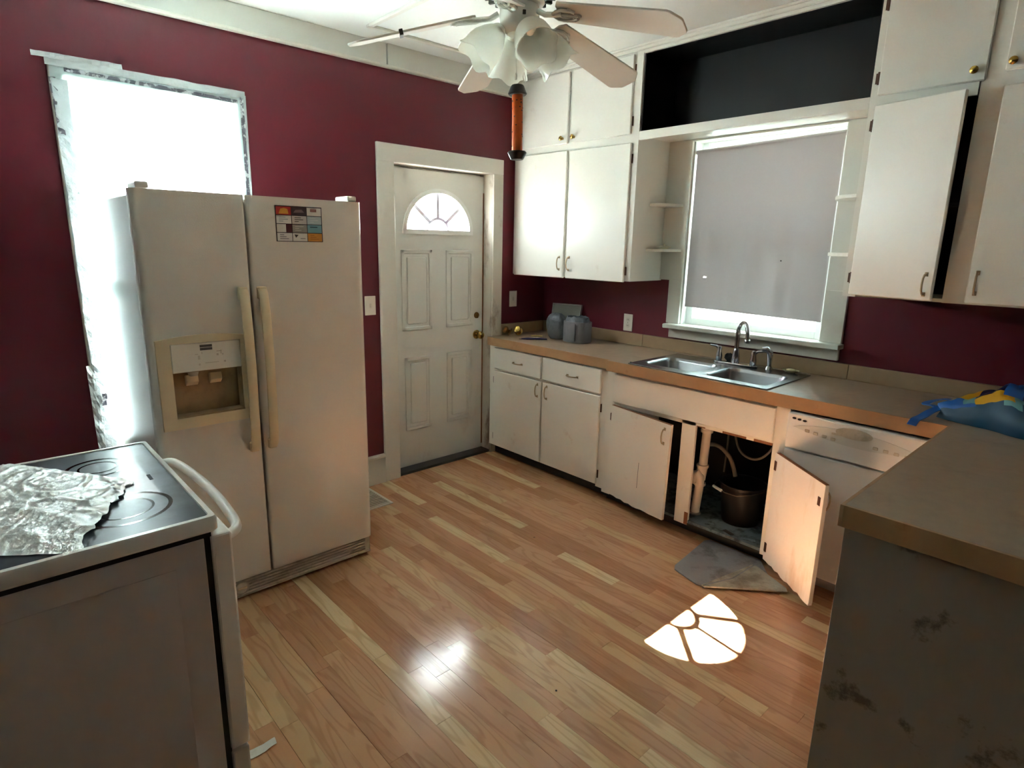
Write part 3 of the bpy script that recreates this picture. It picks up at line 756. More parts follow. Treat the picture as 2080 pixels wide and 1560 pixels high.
# peninsula
pn = thing('base_cabinet', 'peninsula cabinet with a scuffed stained end panel nearest the camera', 'cabinet', (3.5, -1.0, 0))
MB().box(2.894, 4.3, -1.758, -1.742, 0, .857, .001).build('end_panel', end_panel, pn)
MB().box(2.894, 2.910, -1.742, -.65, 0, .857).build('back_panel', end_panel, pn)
MB().box(2.91, 4.3, -1.742, -.03, .02, .855).build('carcass', cab_worn, pn)

# ---- countertop
ct = thing('countertop', 'tan laminate countertop wrapping from the corner past the sink to the peninsula', 'countertop', (1.7, -.3, .87))
CZ, CB = .920, .880
MB().box(.024, 1.166, -.600, -.006, CB, CZ).build('slab', counter_mat, ct)
mb = MB()
for b in ((1.166, 1.332, -.627, -.006), (1.332, 2.124, -.627, -.598), (1.332, 2.124, -.118, -.006), (2.124, 4.3, -.627, -.006)):
    mb.box(*b, CB, CZ)
mb.build('slab', counter_mat, ct)
MB().box(2.892, 4.3, -1.772, -.627, CB, CZ).build('slab', counter_mat, ct)
MB().box(.024, 1.166, -.611, -.600, .860, CZ, .0008).build('edge_strip', edge_mat, ct)
MB().box(1.166, 2.882, -.638, -.627, .857, CZ, .0008).build('edge_strip', edge_mat, ct)
MB().box(2.882, 2.892, -1.782, -.6275, .857, CZ, .0008).build('edge_strip', edge_dark, ct)
MB().box(2.892, 4.3, -1.782, -1.772, .857, CZ, .0008).build('edge_strip', edge_dark, ct)
MB().box(.0245, .0265, -.61, -.48, .86, .915).build('edge_strip', edge_mat, ct)
for x0, x1 in ((.024, .985), (.9862, 2.30), (2.3012, 3.60), (3.6012, 4.3)):
    MB().box(x0, x1, -.024, -.005, CZ, 1.002, .002).build('backsplash', splash_mat, ct)
MB().box(.005, .024, -.468, -.024, CZ, 1.002, .002).build('backsplash', splash_mat, ct)

# ---- sink
sk = thing('kitchen_sink', 'double bowl stainless steel sink set in the counter', 'sink', (1.73, -.36, .92))
ZR0, ZR1 = .9205, .9265
ox0, ox1, oy0, oy1 = 1.312, 2.142, -.622, -.092
bowls = ((1.350, 1.700, -.545, -.235), (1.752, 2.104, -.560, -.235))
mb = MB()
mb.box(ox0, ox1, oy0, -.560, ZR0, ZR1, .0015)
mb.box(ox0, ox1, -.235, oy1, ZR0, ZR1, .0015)
mb.box(ox0, 1.350, -.560, -.235, ZR0, ZR1).box(1.700, 1.752, -.560, -.235, ZR0, ZR1).box(2.104, ox1, -.560, -.235, ZR0, ZR1).box(1.350, 1.700, -.560, -.545, ZR0, ZR1)
mb.build('rim', steel, sk)
def rrect(x0, x1, y0, y1, r, z, n=6):
    pts = []
    for cx, cy, a0 in ((x1-r, y1-r, 0), (x0+r, y1-r, 90), (x0+r, y0+r, 180), (x1-r, y0+r, 270)):
        for i in range(n): a = R(a0+90*i/(n-1)); pts.append((cx+r*math.cos(a), cy+r*math.sin(a), z))
    return pts
for x0, x1, y0, y1 in bowls:
    rings = [rrect(x0-.001, x1+.001, y0-.001, y1+.001, .001, ZR1), rrect(x0+.004, x1-.004, y0+.004, y1-.004, .06, ZR1-.002), rrect(x0+.012, x1-.012, y0+.012, y1-.012, .06, ZR1-.02),
             rrect(x0+.02, x1-.02, y0+.02, y1-.02, .06, ZR1-.15), rrect(x0+.04, x1-.04, y0+.04, y1-.04, .05, ZR1-.178), rrect(x0+.12, x1-.12, y0+.11, y1-.11, .03, ZR1-.182)]
    b = MB().loft(rings, cap0=False).build('bowl', steel, sk, smooth=50)
    MB().lathe([(0, 0), (.04, 0), (.042, .003), (.03, .004), (0, .001)], 18, Matrix.Translation(((x0+x1)/2, (y0+y1)/2, ZR1-.1825))).build('drain', chrome, b, smooth=40)
MB().lathe([(0, 0), (.006, 0), (.005, .006), (0, .008)], 10, Matrix.Translation((1.322, -.61, ZR1))).build('corner_clip', chrome, sk, smooth=50)
# faucet
fa = thing('faucet', 'chrome gooseneck kitchen faucet with two lever handles', 'faucet', (1.735, -.155, ZR1))
FY = -.155
pl = [(1.635+.0*i, 0) for i in range(1)]
mb = MB().prism([(1.735+.135*math.copysign(abs(math.cos(a))**.4, math.cos(a)), FY+.026*math.copysign(abs(math.sin(a))**.8, math.sin(a))) for a in [i*math.pi/16 for i in range(32)]], 'z', ZR1, ZR1+.012, bev=.003)
mb.build('base_plate', chrome, fa, smooth=40)
MB().lathe([(0, 0), (.022, 0), (.024, .02), (.021, .05), (.014, .085), (.012, .09), (0, .09)], 18, Matrix.Translation((1.735, FY, ZR1+.012))).build('spout_base', chrome, fa, smooth=50)
pts = [(1.735, FY, 1.02), (1.735, FY, 1.08)]
for i in range(1, 13):
    a = math.pi*i/12*1.02; pts.append((1.735+.045*(1-math.cos(a)), FY-.06*(1-math.cos(a))*.55, 1.11+.072*math.sin(a) if a < math.pi else 1.11))
pts.append((pts[-1][0]+.001, pts[-1][1], 1.085))
MB().tube(pts, .0115, 12, rad=[.0135]*3+[.0115]*(len(pts)-4)+[.012]).build('spout', chrome, fa, smooth=60)
e = pts[-1]; MB().lathe([(0, 0), (.015, 0), (.0155, .018), (.012, .022), (0, .022)], 14, Matrix.Translation((e[0], e[1], e[2]-.012))).build('aerator', chrome, fa, smooth=50)
for sx, dx, dy in ((1.630, -.055, -.01), (1.842, .06, .02)):
    h = MB().lathe([(0, 0), (.018, 0), (.019, .03), (.014, .06), (.015, .07), (.011, .085), (0, .088)], 16, Matrix.Translation((sx, FY, ZR1+.012)))
    h.tube([(sx, FY, 1.005), (sx+dx*.35, FY+dy*.35, 1.022), (sx+dx, FY+dy, 1.026)], .006, 8, rad=[.009, .007, .005])
    h.build('lever_handle', chrome, fa, smooth=50)
sp = thing('side_sprayer', 'chrome side sprayer right of the faucet', 'sprayer', (1.925, -.13, ZR1))
MB().lathe([(0, 0), (.022, 0), (.018, .012), (.014, .02), (0, .02)], 16, Matrix.Translation((1.925, -.13, ZR1))).build('collar', chrome, sp, smooth=50)
MB().tube([(1.925, -.13, .945), (1.925, -.13, .99), (1.923, -.133, 1.022), (1.908, -.142, 1.042), (1.886, -.15, 1.040)], .014, 12, rad=[.012, .015, .018, .017, .012]).build('spray_head', chrome, sp, smooth=60)
def blobf(c, rx, ry, rz, amp, fr, name, mats, label, cat, n=14, flat=None, seed=0):
    t = bmesh.new(); bmesh.ops.create_uvsphere(t, u_segments=n*2, v_segments=n, radius=1)
    for v in t.verts:
        d = v.co.normalized(); k = 1+amp*nz(d.x*fr+seed, d.y*fr, d.z*fr+seed)
        v.co = Vector((d.x*rx*k, d.y*ry*k, max(-rz, d.z*rz*k)))
        if flat is not None and v.co.z < flat: v.co.z = flat
    mb = MB(); mb._add(t, Matrix.Translation(Vector(c)))
    o = mb.build(name, mats, None, origin=(c[0], c[1], c[2]-rz), smooth=60)
    return tag(o, label, cat)
blobf((1.682, -.125, ZR1+.012+.022), .030, .022, .024, .25, 3, 'scrubber', sponge_mat, 'dark teal scrubber tucked behind the faucet base', 'scrubber')
sd = thing('soap_dish', 'cream soap in a small shell dish at the back right sink corner', 'soap dish', (2.045, -.118, ZR1))
MB().lathe([(0, 0), (.018, 0), (.036, .010), (.040, .016), (.036, .015), (.016, .005), (0, .004)], 18, Matrix.Translation((2.045, -.122, ZR1)) @ Matrix.Scale(1.15, 4, (1, 0, 0)) @ Matrix.Scale(.8, 4, (0, 1, 0))).build('dish', soap_mat, sd, smooth=50)
mb = MB(); tb = bmesh.new(); bmesh.ops.create_uvsphere(tb, u_segments=14, v_segments=8, radius=1)
for v in tb.verts: v.co = Vector((v.co.x*.026, v.co.y*.015, v.co.z*.008))
mb._add(tb, Matrix.Translation((2.045, -.122, ZR1+.016))); mb.build('soap_bar', soap_mat, sd, smooth=60)

# ---- under the sink
pp = thing('drain_pipe', 'white plastic drain pipe and trap inside the open sink cabinet', 'pipe', (1.74, -.5, .09))
PX, PY = 1.762, -.475
def pipe(name, pts, r, m=pvc): return MB().tube(pts, r, 14).build(name, m, pp, smooth=50)
pipe('tail_pipe', [(PX+.014, PY, .725), (PX+.006, PY, .38)], .0245)
for z, r, x in ((.585, .033, PX+.010), (.60, .031, PX+.011), (.375, .033, PX+.004), (.265, .033, PX-.004)):
    MB().lathe([(0, 0), (r, 0), (r+.001, .006), (r, .016), (r-.005, .018), (0, .018)], 16, Matrix.Translation((x, PY, z))).build('slip_nut', pvc, pp, smooth=40)
tr_ = [(PX-.03, PY+.01, .365), (PX-.034, PY+.01, .30), (PX-.024, PY, .262), (PX-.005, PY-.012, .258)]
pipe('wye_body', [(PX+.004, PY, .375), (PX-.004, PY, .30)], .029)
pipe('trap_bend', [(PX+.010, PY-.02, .285), (PX+.010, PY-.025, .325), (PX-.004, PY-.03, .345), (PX-.022, PY-.024, .335), (PX-.030, PY-.015, .30), (PX-.026, PY-.01, .275)], .0215)
pipe('stand_pipe', [(PX-.004, PY, .27), (PX-.012, PY-.01, .095)], .0245)
MB().lathe([(0, 0), (.034, 0), (.034, .008), (.026, .012), (0, .012)], 16, Matrix.Translation((PX-.012, PY-.01, .0885))).build('floor_flange', pvc_ring, pp, smooth=40)
def hose(pts, r, label):
    P = [Vector(p) for p in pts]; out = []
    for i in range(len(P)-1):
        p0, p1, p2, p3 = P[max(i-1, 0)], P[i], P[i+1], P[min(i+2, len(P)-1)]
        for k in range(6):
            u = k/6; out.append(.5*((2*p1)+(p2-p0)*u+(2*p0-5*p1+4*p2-p3)*u*u+(3*p1-p0-3*p2+p3)*u**3))
    out.append(P[-1])
    o = MB().tube(out, r, 8).build('hose', hose_mat, None, origin=pts[0], smooth=60); tag(o, label, 'hose', 'hoses under the sink')
hose([(1.70, -.30, .455), (1.75, -.32, .47), (1.80, -.33, .462), (1.852, -.335, .425), (1.882, -.34, .375), (1.90, -.34, .325)], .012, 'thick pale hose curving down over the bucket')
hose([(1.80, -.20, .66), (1.81, -.22, .56), (1.86, -.25, .46), (1.93, -.26, .425), (2.0, -.26, .445), (2.05, -.24, .52), (2.07, -.22, .64)], .007, 'thin grey hose looping at the back under the sink')
hose([(1.73, -.14, .66), (1.735, -.14, .45), (1.73, -.14, .25)], .006, 'thin hose hanging straight behind the drain pipe')
bk = thing('bucket', 'black plastic bucket standing inside the sink cabinet', 'bucket', (1.965, -.37, .088))
MB().lathe([(0, 0), (.098, 0), (.122, .215), (.128, .217), (.128, .228), (.120, .228), (.094, .008), (0, .008)], 28, Matrix.Translation((1.965, -.37, .0885))).build('body', bucket_mat, bk, smooth=40)
hp = [(1.835, -.37, .300), (1.832, -.43, .292), (1.838, -.462, .280), (1.882, -.492, .283), (1.93, -.506, .280), (2.0, -.508, .284), (2.06, -.47, .298), (2.094, -.40, .306), (2.095, -.37, .306)]
MB().tube(hp, .003, 6).build('wire_handle', wire_mat, bk, smooth=60)
MB().tube([hp[2], (1.860, -.478, .282), (1.905, -.502, .284)], .0085, 10).build('grip', grip_white, bk, smooth=50)
# mat
fm = thing('floor_mat', 'dirty grey rubber mat with a folded corner below the open sink cabinet', 'mat', (2.1, -.78, 0))
def rpoly(pts, z0, z1, name, m, r=.03):
    MB().prism(pts, 'z', z0, z1, bev=.002).build(name, m, fm)
rpoly([(1.945, -.990), (1.925, -.955), (1.885, -.60), (1.900, -.565), (2.19, -.565), (2.30, -.70), (2.118, -1.022), (2.09, -1.030)], .0004, .008, 'mat_sheet', vinyl_grey)
rpoly([(2.118, -1.032), (2.135, -1.034), (2.418, -.772), (2.40, -.745), (2.21, -.655), (2.19, -.66)], .009, .017, 'folded_flap', mat_under)
MB().tube([(2.127, -1.031, .0105), (2.19, -.86, .0105), (2.20, -.66, .0105)], .008, 8).build('fold_roll', vinyl_grey, fm, smooth=60)
# debris in the cabinet floor edge
for i, (x, y, a, L, lab) in enumerate(((1.88, -.55, .8, .05, 'dirty scrap on the sink cabinet floor nearest the drain pipe'), (2.0, -.565, -.3, .06, 'dirty scrap on the sink cabinet floor in front of the bucket'), (2.11, -.56, .5, .07, 'dirty scrap on the sink cabinet floor nearest the open door'))):
    mb = MB().box(-L/2, L/2, -.012, .012, 0, .004, .001).xf(Matrix.Translation((x, y, .0885)) @ Matrix.Rotation(a, 4, 'Z'))
    tag(mb.build('debris_scrap', dark_kick if i == 1 else shelf_floor, None, origin=(x, y, .0885)), lab, 'debris')

# ================================================================== REFRIGERATOR
FX, FY0, FY1, FM = .824, -2.985, -2.062, -2.583
rf = thing('refrigerator', 'white side by side refrigerator with cream handles and ice dispenser', 'refrigerator', (.45, -2.52, 0))
MB().box(.045, .752, FY0+.004, FY1-.004, .03, 1.750, .006, 2).build('cabinet', fridge_body, rf)
MB().box(.752, .768, FY0+.018, FY1-.018, .10, 1.752).build('gasket', shadow_gap, rf)
def dprof(y0, y1, r0, r1, x0=.768, x1=FX):
    """plan outline of a door leaf, front corners rounded"""
    p = [(x0, y0), (x0, y1)]
    for i in range(6): a = R(90-90*i/5); p.append((x1-r1+r1*math.cos(a), y1-r1+r1*math.sin(a)))
    for i in range(6): a = R(-90*i/5); p.append((x1-r0+r0*math.cos(a), y0+r0+r0*math.sin(a)))
    return p
Z0, Z1 = .108, 1.768
mb = MB().prism(dprof(FM+.004, FY1, .012, .028), 'z', Z0, Z1)
fd = mb.build('refrigerator_door', fridge_mat, rf, smooth=35)
H0, H1, HZ0, HZ1 = -2.912, -2.650, .893, 1.078
mb = MB().prism(dprof(FY0, FM-.004, .028, .012), 'z', Z0, HZ0).prism(dprof(FY0, FM-.004, .028, .012), 'z', HZ1, Z1)
mb.prism(dprof(FY0, H0, .028, .001), 'z', HZ0, HZ1).prism(dprof(H1, FM-.004, .001, .012), 'z', HZ0, HZ1).box(.768, .772, H0, H1, HZ0, HZ1)
fz = mb.build('freezer_door', fridge_mat, rf, smooth=35)
# dispenser
mb = MB(); ya, yb, za, zb = -2.962, -2.628, .850, 1.222
top = [(lerp(ya, yb, i/10), zb-.012+.014*math.sin(math.pi*i/10)) for i in range(11)]
mb.prism([(ya, 1.192)]+top+[(yb, 1.192)], 'x', FX-.001, FX+.013)
mb.box(FX-.001, FX+.013, ya, H0, za, 1.192).box(FX-.001, FX+.013, H1, yb, za, 1.192).box(FX-.001, FX+.013, H0, H1, za, HZ0)
ds = mb.build('dispenser_frame', almond, fz)
pnl = MB().box(FX-.001, FX+.0115, H0+.002, H1-.002, HZ1, 1.190, .002).build('control_panel', panel_white, ds)
mb = MB().box(.772, .776, H0, H1, HZ0, HZ1)
mb.box(.776, FX+.004, H0, H0+.003, HZ0, HZ1).box(.776, FX+.004, H1-.003, H1, HZ0, HZ1).box(.776, FX+.004, H0, H1, HZ1-.003, HZ1).box(.776, FX+.006, H0, H1, HZ0, HZ0+.006)
mb.build('cavity', paint('shaded cavity plastic', (178, 152, 116), .5, .06, 6, grime=(132, 108, 80), gpos=(.45, .65), gscale=12, gamt=.5), ds)  # tan made darker to paint in the shade of a deeper recess
for yy, wd in ((-2.835, .045), (-2.745, .045)):
    MB().prism([(.777, 1.055), (.80, 1.06), (.806, 1.03), (.786, 1.012), (.777, 1.02)], 'y', yy-wd/2, yy+wd/2, bev=.002).build('paddle', almond, ds)
MB().lathe([(0, 0), (.022, 0), (.016, -.02), (0, -.02)], 14, Matrix.Translation((.80, -2.83, 1.075))).build('spout', grille_mat, ds, smooth=40)
mb = MB().box(FX+.0113, FX+.0120, -2.806, -2.760, 1.172, 1.182).box(FX+.0113, FX+.0120, -2.806, -2.760, 1.160, 1.170)
mb.build('maker_badge', paint('badge ink', (92, 88, 84), .4, .2, 60), pnl)
mb = MB()
for (yy, zz, a, b) in ((-2.812, 1.132, .004, .008), (-2.820, 1.146, .006, .002), (-2.800, 1.150, .002, .004), (-2.742, 1.138, .004, .004), (-2.722, 1.138, .003, .003), (-2.735, 1.152, .010, .002), (-2.728, 1.148, .002, .008), (-2.765, 1.108, .026, .0018), (-2.812, 1.104, .003, .004), (-2.716, 1.108, .004, .004)):
    mb.box(FX+.0113, FX+.0118, yy-a, yy+a, zz-b, zz+b)
mb.build('button_print', grille_mat, pnl)
# handles
def fridge_handle(yc_, par):
    prof = [(.700, .020), (.725, .040), (.80, .050), (.95, .056), (1.07, .058), (1.19, .056), (1.30, .050), (1.375, .038), (1.402, .020)]
    w_ = .019; rings = []
    for z, o in prof:
        x0, x1 = FX+max(0, o-.024), FX+o
        rings.append([(x0, yc_-w_*.8, z), (x0, yc_+w_*.8, z), (x1-.006, yc_+w_, z), (x1, yc_+w_*.6, z), (x1, yc_-w_*.6, z), (x1-.006, yc_-w_, z)])
    h = MB().loft(rings).build('handle', almond, par, smooth=45)
    for z0, z1 in ((.698, .742), (1.352, 1.404)):
        MB().box(FX-.001, FX+.024, yc_-.018, yc_+.018, z0, z1, .004).build('handle_foot', almond, h)
fridge_handle(-2.625, fz); fridge_handle(-2.547, fd)
for yy, wd in ((-2.945, .05), (-2.11, .05)):
    MB().box(.70, .82, yy-wd/2+.005, yy+wd/2, 1.769, 1.793, .006, 2).build('hinge_cover', panel_white if yy > -2.5 else fridge_body, rf)
gr = MB().box(.745, .775, FY0+.012, FY1-.012, .022, .1).build('base_grille', shadow_gap, rf)
for i in range(5):
    z = .028+i*.0145
    MB().box(.775, .812, FY0+.014, FY1-.038, z, z+.0105, .002).build('slat', grille_mat, gr)
MB().box(.775, .816, FY0+.012, FY1-.012, .0205, .0265, .001).build('lower_lip', grille_mat, gr)
MB().box(.765, .808, FY1-.040, FY1-.010, .022, .1, .003).build('grille_end', grille_mat, gr)
cap = MB().lathe([(0, 0), (.031, 0), (.031, .010), (.027, .012), (.025, .006), (0, .006)], 24, Matrix.Translation((.811, -2.722, .064)) @ MX).build('filter_cap', grille_mat, gr, smooth=40)
mb = MB().box(.816, .824, -2.742, -2.702, .059, .069, .002); mb.build('cap_grip', almond, cap)
for yy in (FY0+.06, FY1-.06):
    for xx in (.10, .70): MB().lathe([(0, 0), (.02, 0), (.02, .03), (0, .03)], 12, Matrix.Translation((xx, yy, .0005))).build('foot', shadow_gap, rf)
# magnet sheet
mg = thing('magnet_sheet', 'magnet of twelve small coloured business cards on the refrigerator door', 'magnet', (FX, -2.363, 1.66))
GX = FX+.0006
MB().box(GX, GX+.002, -2.466, -2.260, 1.588, 1.735, .0006).build('backing', paint('magnet backing', (48, 36, 48), .5, .1, 20), mg)
CC = [[(186, 48, 44), (66, 54, 64), (222, 216, 208)], [(214, 212, 206), (196, 186, 178), (176, 190, 192)], [(206, 200, 190), (150, 146, 136), (112, 158, 172)], [(216, 210, 204), (222, 218, 208), (206, 138, 52)]]
CI = [[(214, 150, 60), (126, 112, 122), (140, 96, 88)], [(150, 160, 166), (96, 88, 84), (206, 212, 208)], [(96, 52, 62), (190, 188, 176), (44, 74, 92)], [(120, 112, 116), (58, 56, 56), (176, 108, 36)]]
for r_ in range(4):
    for c_ in range(3):
        y0 = -2.463+c_*.067; z1 = 1.732-r_*.0358
        cm_ = paint('card %d %d' % (r_, c_), CC[r_][c_], .45, .06, 30); ci = paint('card print %d %d' % (r_, c_), CI[r_][c_], .45, .1, 40)
        cd_ = MB().box(GX+.002, GX+.0026, y0+.001, y0+.065, z1-.034, z1-.001).build('card', cm_, mg)
        mb = MB()
        if (r_, c_) == (0, 0): mb.prism([(y0+.012, z1-.030), (y0+.02, z1-.010), (y0+.034, z1-.006), (y0+.05, z1-.010), (y0+.054, z1-.030)], 'x', GX+.0026, GX+.003)
        elif (r_, c_) == (0, 1): mb.prism([(y0+.008, z1-.024), (y0+.018, z1-.012), (y0+.045, z1-.010), (y0+.056, z1-.022)], 'x', GX+.0026, GX+.003)
        elif (r_, c_) == (0, 2): mb.box(GX+.0026, GX+.003, y0+.016, y0+.044, z1-.018, z1-.006, .0001)
        elif (r_, c_) == (2, 0): mb.box(GX+.0026, GX+.003, y0+.040, y0+.065, z1-.034, z1-.001)
        elif (r_, c_) == (2, 2): mb.box(GX+.0026, GX+.003, y0+.012, y0+.046, z1-.012, z1-.008)
        elif (r_, c_) == (3, 1): mb.prism([(y0+.008, z1-.006), (y0+.026, z1-.008), (y0+.014, z1-.020)], 'x', GX+.0026, GX+.003).box(GX+.0026, GX+.003, y0+.034, y0+.056, z1-.024, z1-.022)
        else:
            for q in range(3): mb.box(GX+.0026, GX+.003, y0+.012, y0+.03+.02*((q*7+c_*3+r_) % 3)/2, z1-.010-.008*q, z1-.007-.008*q)
        mb.build('card_print', ci, cd_)

# ================================================================== RANGE
RX0, RX1, RY = 1.112, 1.872, -3.077
st = thing('kitchen_range', 'white electric range with black glass cooktop in the near left corner', 'range', (1.49, -3.4, 0))
RB = -3.745
MB().box(RX0+.006, RX1-.006, RB, RY-.036, .02, .860, .002).build('body', stove_mat, st)
mb = MB().box(RX1-.0062, RX1-.0048, RB+.03, RY-.105, .03, .80, .0005); mb.build('side_emboss', stove_mat, st)
MB().box(RX0+.004, RX1-.0085, RB, RY-.018, .860, .874).build('gap_strip', black_gap, st)
rings = []
for z, i in ((.873, .006), (.880, 0), (.908, 0), (.915, .004)):
    rings.append(rrect(RX0+i, RX1-i, RB+i, RY-i, .012, z, 4))
rings.append(rrect(RX0+.016, RX1-.016, RB+.016, RY-.016, .012, .9155, 4)); rings.append(rrect(RX0+.018, RX1-.018, RB+.018, RY-.018, .012, .911, 4))
MB().loft(rings, True, False).build('cooktop_frame', stove_white, st, smooth=35)
gt = MB().prism([p[:2] for p in rrect(RX0+.018, RX1-.018, RB+.018, RY-.018, .012, 0, 4)], 'z', .905, .9125).build('glass_top', glassy, st)
def ring2(c, r, w_): 
    mb = MB(); n = 40
    o_ = [(c[0]+r*math.cos(2*math.pi*i/n), c[1]+r*math.sin(2*math.pi*i/n)) for i in range(n)]
    i_ = [(c[0]+(r-w_)*math.cos(2*math.pi*i/n), c[1]+(r-w_)*math.sin(2*math.pi*i/n)) for i in range(n)]
    t = bmesh.new()
    for k in range(n):
        j = (k+1) % n
        lo = [t.verts.new((*p, .9125)) for p in (o_[k], o_[j], i_[j], i_[k])]; hi = [t.verts.new((*p, .9129)) for p in (o_[k], o_[j], i_[j], i_[k])]
        t.faces.new(hi)
        t.faces.new((lo[0], lo[1], hi[1], hi[0])); t.faces.new((lo[2], lo[3], hi[3], hi[2]))
    bmesh.ops.recalc_face_normals(t, faces=t.faces[:])
    mb._add(t); mb.build('burner_ring', ring_mat, gt)
for c, r in (((1.30, -3.245), .085), ((1.675, -3.245), .11), ((1.30, -3.54), .11), ((1.675, -3.54), .085)):
    ring2(c, r, .010); ring2(c, r*.62, .006)
MB().box(1.455, 1.505, -3.150, -3.140, .9125, .9129).build('hot_surface_mark', ring_mat, gt)
# front side (faces the refrigerator)
od = MB().box(RX0+.012, RX1-.004, RY-.020, RY+.030, .215, .862, .006, 2).build('oven_door', stove_white, st)
MB().box(RX0+.14, RX1-.14, RY+.0302, RY+.033, .36, .68, .001).build('oven_window', glassy, od)
hp = [(RX0+.04, RY+.028, .835), (RX0+.07, RY+.062, .84), (RX0+.22, RY+.078, .842), ((RX0+RX1)/2, RY+.083, .843), (RX1-.22, RY+.078, .842), (RX1-.07, RY+.062, .84), (RX1-.04, RY+.028, .835)]
def smoothpts(pts, k=5):
    P = [Vector(p) for p in pts]; out = []
    for i in range(len(P)-1):
        p0, p1, p2, p3 = P[max(i-1, 0)], P[i], P[i+1], P[min(i+2, len(P)-1)]
        for q in range(k):
            u = q/k; out.append(.5*((2*p1)+(p2-p0)*u+(2*p0-5*p1+4*p2-p3)*u*u+(3*p1-p0-3*p2+p3)*u**3))
    return out+[P[-1]]
MB().tube(smoothpts(hp), .014, 10).build('oven_handle', stove_white, od, smooth=60)
MB().box(RX0+.012, RX1-.004, RY-.020, RY+.026, .045, .208, .006, 2).build('storage_drawer', stove_white, st)
MB().box(RX0+.02, RX1-.014, RY-.037, RY-.018, .03, .868).build('door_gap', black_gap, st)
MB().box(RX0+.004, RX1-.004, RB-.06, RB, .02, 1.08, .01, 2).build('backguard', stove_white, st)
for xx in (RX0+.06, RX1-.06):
    for yy in (RB+.06, RY-.1): MB().lathe([(0, 0), (.018, 0), (.018, .02), (0, .02)], 10, Matrix.Translation((xx, yy, .0005))).build('foot', shadow_gap, st)
# crumpled film on the cooktop
def film_pt(u, v):
    A = Vector((1.13, -3.44)); B = Vector((1.485, -3.185)); C_ = Vector((1.868, -3.375)); D = Vector((1.62, -3.725))
    p = A.lerp(D, v).lerp(B.lerp(C_, v), u)
    jag = .016*nz(v*13, 3.3)*(u > .9)
    p = p+Vector((jag, jag))
    h = .022*(1-u)**.7+.010*math.sin(math.pi*v)
    def rid(k, fx, fy, sd): return max(0., 1-abs(nz(p.x*fx+sd, p.y*fy+sd))*k)
    h += .005*rid(9, 5, 7, 1)+.0045*rid(12, 9, 8, 4)+.003*rid(9, 19, 16, 9)*(1-.4*u)
    h *= .15+.85*min(1, (1-v)*7)*min(1, v*7+.3)
    return (p.x, p.y, .9135+max(.0008, h))
o = MB().sheet(film_pt, 90, 80, .0005).build('plastic_film', stove_film, None, origin=(1.5, -3.42, .9135), smooth=80)
tag(o, 'crumpled clear plastic film lying on the black glass cooktop', 'plastic film')
def film2(u, v):
    p = Vector((1.40, -3.20)).lerp(Vector((1.80, -3.335)), u)+Vector((-.012-.06*v, -.02-.05*v))+Vector((.012, .016))*(1-v)*(1+nz(u*8, 1))
    return (p.x, p.y, .9132+.0025+.006*abs(nz(u*9, v*4)))

# ================================================================== CEILING FAN
FC = Vector((1.54, -1.765, 0))
fn = thing('ceiling_fan', 'white five blade ceiling fan with four tulip glass lights', 'ceiling fan', (1.54, -1.765, 2.30))
TF = Matrix.Translation(FC)
MB().lathe([(0, 2.735), (.075, 2.735), (.08, 2.70), (.06, 2.66), (.0, 2.66)][::-1], 28, TF).build('canopy', fan_metal, fn, smooth=40)
MB().lathe([(0, 2.50), (.10, 2.50), (.135, 2.52), (.145, 2.56), (.145, 2.60), (.12, 2.645), (.05, 2.665), (0, 2.665)], 32, TF).build('motor_housing', fan_metal, fn, smooth=40)
for i in range(20):
    a = i*math.pi/10
    MB().box(.100, .136, -.006, .006, 2.499, 2.512, .001).xf(TF @ Matrix.Rotation(a, 4, 'Z')).build('vent_slot', fan_gap, fn)
MB().lathe([(0, 2.472), (.085, 2.472), (.095, 2.482), (.095, 2.498), (.06, 2.502), (0, 2.502)], 28, TF).build('flywheel', fan_metal, fn, smooth=40)
MB().lathe([(0, 2.372), (.045, 2.374), (.062, 2.39), (.072, 2.40), (.076, 2.43), (.074, 2.468), (0, 2.472)], 28, TF).build('switch_housing', fan_metal, fn, smooth=40)
MB().box(.071, .080, -.006, .006, 2.42, 2.435, .001).xf(TF @ Matrix.Rotation(R(-30), 4, 'Z')).build('reverse_switch', fan_gap, fn)
bw0, bw1 = .066, .078
bp = [(.175, -bw0*.55), (.19, -bw0*.95), (.612, -bw1), (.625, -bw1*.94), (.657, -bw1*.50), (.660, -bw1*.38), (.660, bw1*.38), (.657, bw1*.50), (.625, bw1*.94), (.612, bw1), (.19, bw0*.95), (.175, bw0*.55)]
blade_me = None; iron_me = None
DROOP = R(14.2)
